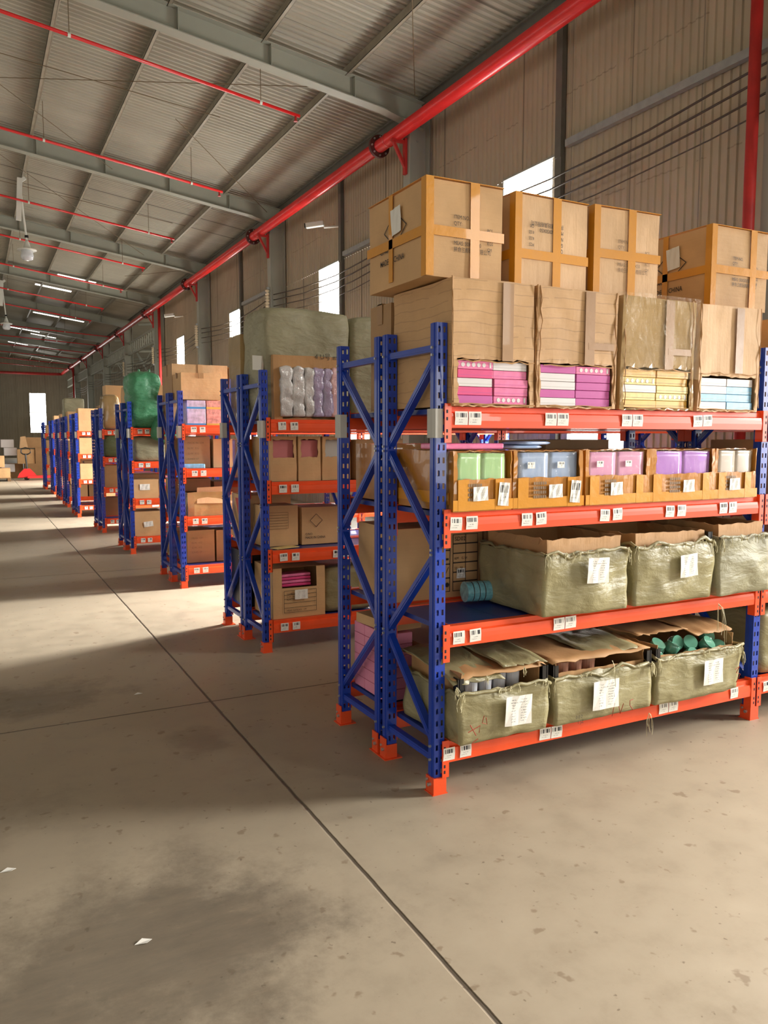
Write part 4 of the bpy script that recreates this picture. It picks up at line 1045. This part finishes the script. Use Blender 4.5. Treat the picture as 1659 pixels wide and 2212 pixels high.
t = carton('tan carton with a faint printed table on the second rack\'s second shelf', 1.88, 2.14, 5.55, 5.82, Z2, Z2+.3, 'card', seed=230, group='cartons on the second rack'); frames(t, -.11, .05, -.142, [.13, .15, .17, .19, .21, .23, .25], 'inkfaint')
t = carton('tan carton marked MADE IN CHINA with a diamond on the second rack\'s second shelf', 2.17, 2.52, 5.55, 5.82, Z2, Z2+.28, 'card', seed=231, group='cartons on the second rack'); diamond(t, -.06, -.142, .18, .05); text('C/NO:\nMADE IN CHINA', .026, t, (-.15, -.142, .07), FR, 'ink', sx=.85)
t = carton('tan carton with a red diamond in the back row of the second rack', 1.85, 2.2, 5.86, 6.27, Z2, Z2+.36, 'card', seed=232, group='cartons on the second rack')
MB().face([(-.191, .06, .33), (-.191, -.09, .33), (-.191, -.015, .2)]).build('printed_triangle', 'redd', t)
t = thing('flat_magazine', 'thin pale printed sheet lying on the second rack\'s blue deck', 'magazine', (2.0, 5.45, Z2+.001), .3); MB().box(-.1, .1, -.04, .05, 0, .004).build('cover', 'paleyellow', t)
t = carton('open tan carton of pink packs on the second rack\'s bottom shelf', 1.87, 2.275, 5.36, 5.78, Z1+.002, Z1+.37, 'card', seed=235, group='cartons on the second rack', drop=lambda f, u, v: f == 'front' and .12 < u < .88 and .62 < v < .95)
frames(t, -.12, .13, -.217, [.04, .075, .11, .14, .17, .2]); text('MEAS: 52X32X31  CM', .018, t, (-.1, -.217, .05), FR, 'ink', sx=.9); text('NAME:OFFICE\nG.W.: 16.0\nN.W.: 15.0', .02, t, (-.1, -.217, .17), FR, 'ink', sx=.8)
paper(t, .01, -.222, .17, .10, .07, 'front', 'sheet', 0, 'shipping_label')
for i in range(4):
    tt = thing('pink_pack', 'glossy pink pack in the second rack\'s open bottom carton, %s from below' % ordn[i], 'pack', (2.06, 5.42, Z1+.225+.024*i), .03*i, 'pink packs in carton'); MB().box(-.13, .12, -.02, .1, 0, .02).build('pack_body', 'pink' if i % 2 else 'hotpink', tt, bevel=.005)
sack_bale('shiny olive sack beside the pink packs\' carton, second rack\'s bottom shelf', 2.29, 2.7, 5.40, 5.8, Z1+.002, Z1+.34, 'sack', seed=237, rnd=.06)
carton('tall black box on the bottom shelf of the second rack, back row', 1.84, 2.25, 5.86, 6.28, Z1, Z1+.42, 'black', seed=238, amp=.001, group='cartons on the second rack', name='black_box', cat='box')

# ------------------------------------------------------------------ third rack
G3 = 'cartons on the third rack'
carton('very large tan carton on top of the third rack, rearmost', 1.90, 2.50, 8.56, 9.04, Z4, 2.31, 'card3', seed=300, tape='top', group=G3)
t = carton('tan carton resting on toy boxes on the third rack\'s top shelf', 1.90, 2.31, 8.16, 8.53, Z4+.26, 2.19, 'card', seed=301, tape='top', group=G3)
carton('tan carton beside the very large one on top of the third rack', 2.52, 2.95, 8.56, 9.0, Z4, 2.3, 'card', seed=302, group=G3)
for i, (x0, x1, mt, cn) in enumerate(((1.945, 2.135, 'toy', 'pastel lilac toy box with a blue band'), (2.145, 2.32, 'toypink', 'coral patterned toy box'))):
    t = thing('toy_box', '%s on the third rack\'s top shelf' % cn, 'toy box', (x0, 8.12, Z4), 0, 'toy boxes'); MB().box(0, x1-x0, 0, .3, 0, .25).build('box_body', mt, t, bevel=.003)
    MB().box(-.001, x1-x0+.001, -.0015, .01, .165, .185).box(-.001, x1-x0+.001, -.0015, .01, 0, .018).build('colour_band', 'toyblue' if i == 0 else 'yellow', t)
t = carton('tan carton with faded rows of print on the third rack\'s third shelf', 1.93, 2.20, 8.22, 8.52, Z3, Z3+.32, 'card3', seed=305, group=G3)
for k in range(4): text('%s  %s' % (['MADE IN', 'N.W.', 'G.W.', 'C/NO: 27'][k], ['CM', 'KG', 'KG', ''][k]), .028, t, (-.1, -.157, .25-.055*k), FR, 'inkfaint')
carton('tan carton with open flaps right on the third rack\'s third shelf', 2.23, 2.6, 8.2, 8.5, Z3, Z3+.3, 'card', seed=306, group=G3)
tag(MB().box(-.13, .12, -.05, .05, 0, .045).build('blue_tissue_pack', 'sky', loc=(1.99, 8.13, Z3), bevel=.008), 'light blue flat pack at the front of the third rack\'s third shelf', 'pack')
carton('crumpled open tan carton on the third rack\'s second shelf', 1.93, 2.4, 8.12, 8.5, Z2, Z2+.24, 'cardwrap', seed=308, amp=.012, group=G3, drop=lambda f, u, v: f == 'top' and v < .6)
lt = [o for o in bpy.data.objects if o.name.startswith('carton')][-1]
MB().face([(-.14, -.20, .13), (.235, -.20, .12), (.22, -.17, .30), (-.13, -.17, .29)]).build('open_flap', 'card2', lt, solid=.005)
t = carton('brown carton with rows of print on the third rack\'s bottom shelf', 1.95, 2.24, 8.26, 8.53, Z1, Z1+.34, 'card3', seed=310, group=G3)
for k in range(4): text('%s  %s' % (['MEAS.', 'N.W.', 'G.W.', 'C/NO: 27'][k], ['CM', 'KG', 'KG', ''][k]), .026, t, (-.1, -.142, .25-.05*k), FR, 'inkfaint')
carton('brown carton right of the printed one on the third rack\'s bottom shelf', 2.26, 2.6, 8.26, 8.53, Z1, Z1+.33, 'card3', seed=311, group=G3)
for li, (z, h) in enumerate(((Z1, .3), (Z2, .36), (Z3, .33))):
    carton('tan carton in the third rack\'s back row, %s shelf from below' % ordn[li], 1.90, 2.3, 8.6, 9.0, z, z+h, 'card', seed=312+li, group=G3)
    carton('brown carton in the third rack\'s back row, %s shelf from below' % ordn[li], 2.34, 2.75, 8.6, 9.0, z, z+h*.9, 'card3', seed=318+li, group=G3)

# ------------------------------------------------------------------ fourth to sixth racks
b = sack_bale('bulging bright green sack on top of the fourth rack, drooping over its edge', 1.87, 2.27, 10.80, 11.3, Z4+.002, 2.38, 'green', seed=400, rnd=.14, bulge=.08, amp=.04, lean=-.02, freq=5)
gshell(.30, .22, .34, .03, amp=.02, seed=402, rnd=.25, bulge=.1).build('drooping_end', 'green', b, smooth=True, loc=(.14, -.30, -.18), rot=(.1, .35, 0))
MB().box(-.07, .12, -.01, 0, -.09, .1).build('cardboard_scrap', 'cardin', b, loc=(.2, -.3, .45), rot=(0, .25, .1))
for k in range(2): MB().tube([(-.05+.12*k, 0, .7), (-.06+.14*k, -.02, .78)], [.03, .012], 6).build('tied_corner', 'green', b)
carton('tan carton behind the green sack on the fourth rack', 1.87, 2.1, 11.32, 11.72, Z4, 2.25, 'card', seed=403, rnd=.15)
sack_bale('grey plastic bale on the third shelf of the fourth rack', 1.87, 2.3, 10.8, 11.2, Z3, Z3+.33, 'sack2', seed=404, rnd=.15, amp=.02)
t = carton('tan carton with a white label on the fourth rack\'s second shelf', 1.87, 2.19, 10.83, 11.2, Z2, Z2+.25, 'card', seed=405, group='cartons on the fourth rack'); paper(t, -.02, -.192, .15, .13, .08, 'front', 'sheet', 0, 'shipping_label')
t = carton('dented yellow-brown carton with a label on the fourth rack\'s bottom shelf', 1.87, 2.22, 10.83, 11.2, Z1, Z1+.33, 'card', seed=406, amp=.01, group='cartons on the fourth rack'); paper(t, .0, -.197, .16, .12, .07, 'front', 'sheet', .1, 'shipping_label')
sack_bale('tape-wrapped rounded brown package on top of the fifth rack', 1.88, 2.15, 13.5, 13.9, Z4, 2.22, 'cardwrap', seed=410, rnd=.16, amp=.01, group=None, name='wrapped_package', cat='package')
carton('tan carton behind the rounded package on the fifth rack', 2.0, 2.4, 13.95, 14.3, Z4, 2.4, 'card', seed=411)
sack_bale('dull green sack bulging from the fifth rack\'s third shelf', 1.88, 2.18, 13.42, 13.85, Z3+.002, Z3+.36, 'dgreen', seed=412, rnd=.2, amp=.02)
carton('brown carton on the second shelf of the fifth rack', 1.88, 2.2, 13.5, 13.9, Z2, Z2+.36, 'card3', seed=413, group='cartons on the fifth rack')
for i, (X0, Y0) in enumerate(R[5:], 5):
    who = ordn[i]
    rn = random.Random(500+i)
    for li, z in enumerate(LV):
        x = X0+.07
        for j in range(2):
            ww = rn.uniform(.24, .4); hh = rn.uniform(.2, .33) if li < 3 else rn.uniform(.25, .5)
            if li == 0 and i % 2 and j == 0: x += .35; continue
            carton('%s carton on the %s shelf of the %s rack run from the camera' % (('tan', 'brown', 'pale')[j], ('bottom', 'second', 'third', 'top')[li], who), x, x+ww, Y0+.04, Y0+.42, z, z+hh, ('card', 'card3', 'card2')[j], seed=500+i*10+j, group='cartons on the far racks', res=.12)
            x += ww+.03
sack_bale('pale wrapped stack on top of the seventh rack run', 1.86, 2.3, 19.32, 19.75, Z4, 2.42, 'sack2', seed=520, rnd=.06)
for li, z in enumerate(LV[:3]):
    for i in (3, 4):
        carton('%s carton in the back row of the %s rack, %s shelf from below' % (('tan', 'brown')[i-3], ordn[i], ordn[li]), R[i][0]+.07, R[i][0]+.5, R[i][1]+.55, R[i][1]+.95, z, z+.3, ('card', 'card3')[i-3], seed=540+li*3+i, group='cartons in back rows')

# ------------------------------------------------------------------ goods at the far end of the aisle
GP = 'cartons piled on the floor at the end of the aisle'
piles = [(1.75, 2.35, 33.2, 33.9, 0.0, .55, 'card3', 'lower front'), (1.5, 2.1, 33.25, 33.85, .55, 1.1, 'card', 'middle left'), (2.12, 2.6, 33.2, 33.8, .55, 1.15, 'card3', 'middle right'), (1.7, 2.35, 33.3, 33.8, 1.15, 1.55, 'card3', 'topmost'),
         (2.4, 2.95, 33.3, 33.9, 0, .55, 'card', 'lower right'), (1.15, 1.7, 33.6, 34.1, 0, .55, 'card3', 'lower left behind'), (2.7, 3.2, 33.5, 34, .55, 1.2, 'card', 'rightmost upper')]
for (x0, x1, y0, y1, z0, z1, mt, nm) in piles: carton('carton in the pile at the aisle\'s far end, %s' % nm, x0, x1, y0, y1, z0, z1, mt, seed=int(x0*100), group=GP, res=.15)
pt = [o for o in bpy.data.objects if 'topmost' in o.get('label', '')][-1]; MB().face([(0, 0, 0), (.3, 0, .0), (.22, 0, .45), (.05, 0, .42)]).build('open_flap', 'card2', pt, solid=.02, loc=(-.45, -.35, .0))
for i in range(3): tag(MB().box(0, .45, 0, .4, 0, .3).build('white_box', 'whitecard', loc=(.95+(i % 2)*.1, 33.4, .55+.31*i if i else .24), bevel=.01), 'white box stacked among far cartons, %s from below' % ordn[i], 'box', 'white boxes at the far end')
for (x0, y0, nm) in ((.55, 31.0, 'at the left edge'),):
    t = thing('pallet', 'wooden pallet on the floor far away %s' % nm, 'pallet', (x0, y0, 0)); 
    for k in range(5): MB().box(-.5, .62, .05+k*.2, .17+k*.2, .10, .125).build('deck_board', 'wood', t)
    for k in range(3): MB().box(-.5+k*.5, -.4+k*.5, .05, .97, 0, .10).build('bearer', 'wood', t)
for (x0, x1, z0, z1, nm) in ((.3, .78, .125, .5, 'lower left'), (.8, 1.15, .125, .46, 'lower right'), (.45, .98, .5, .9, 'upper')): carton('tan carton on the far pallet, %s' % nm, x0, x1, 31.1, 31.7, z0, z1, 'card', seed=int(x0*99), group='cartons on the far pallet', res=.15)
t = thing('pallet_jack', 'red pallet jack with a black loop handle parked at the far end', 'pallet jack', (1.72, 31.6, 0))
MB().prism([(-.33, .1), (.33, .1), (.28, .22), (.1, .42), (-.1, .42), (-.26, .25)], 1, -.1, .1).build('pump_body', 'jackred', t)
for s in (-.2, .2): MB().box(.0, 1.15, s-.07, s+.07, .08, .16).build('fork', 'jackred', t)
MB().tube([(0, 0, .42), (-.03, 0, .95)], .03, 8).build('drawbar', 'black', t)
MB().tube([(-.18+0, 0, 1.0), (-.16, 0, 1.14), (-.03, 0, 1.18), (.12, 0, 1.14), (.14, 0, 1.0), (.05, 0, .94), (-.1, 0, .94), (-.18, 0, 1.0)], .022, 8).build('handle', 'black', t)
for s in (-.06, .06): MB().tube([(-.02, s-.02, .09), (-.02, s+.02, .09)], .09, 16).build('steer_wheel', 'black', t)
# litter on the floor
for i, (x, y, lab) in enumerate(((.819, 4.8, 'small white scrap on the floor near the crossing joints'), (.396, 2.367, 'small pale leaf-like scrap on the stained floor in the foreground'), (.046, 3.0, 'tiny pale scrap on the floor by the left edge'))):
    tag(MB().face([(-.025, 0, 0), (.01, -.012, .004), (.028, .006, 0), (0, .014, .006)]).build('paper_scrap', 'paper', loc=(x, y, .001), solid=.001), lab, 'litter', 'floor litter')
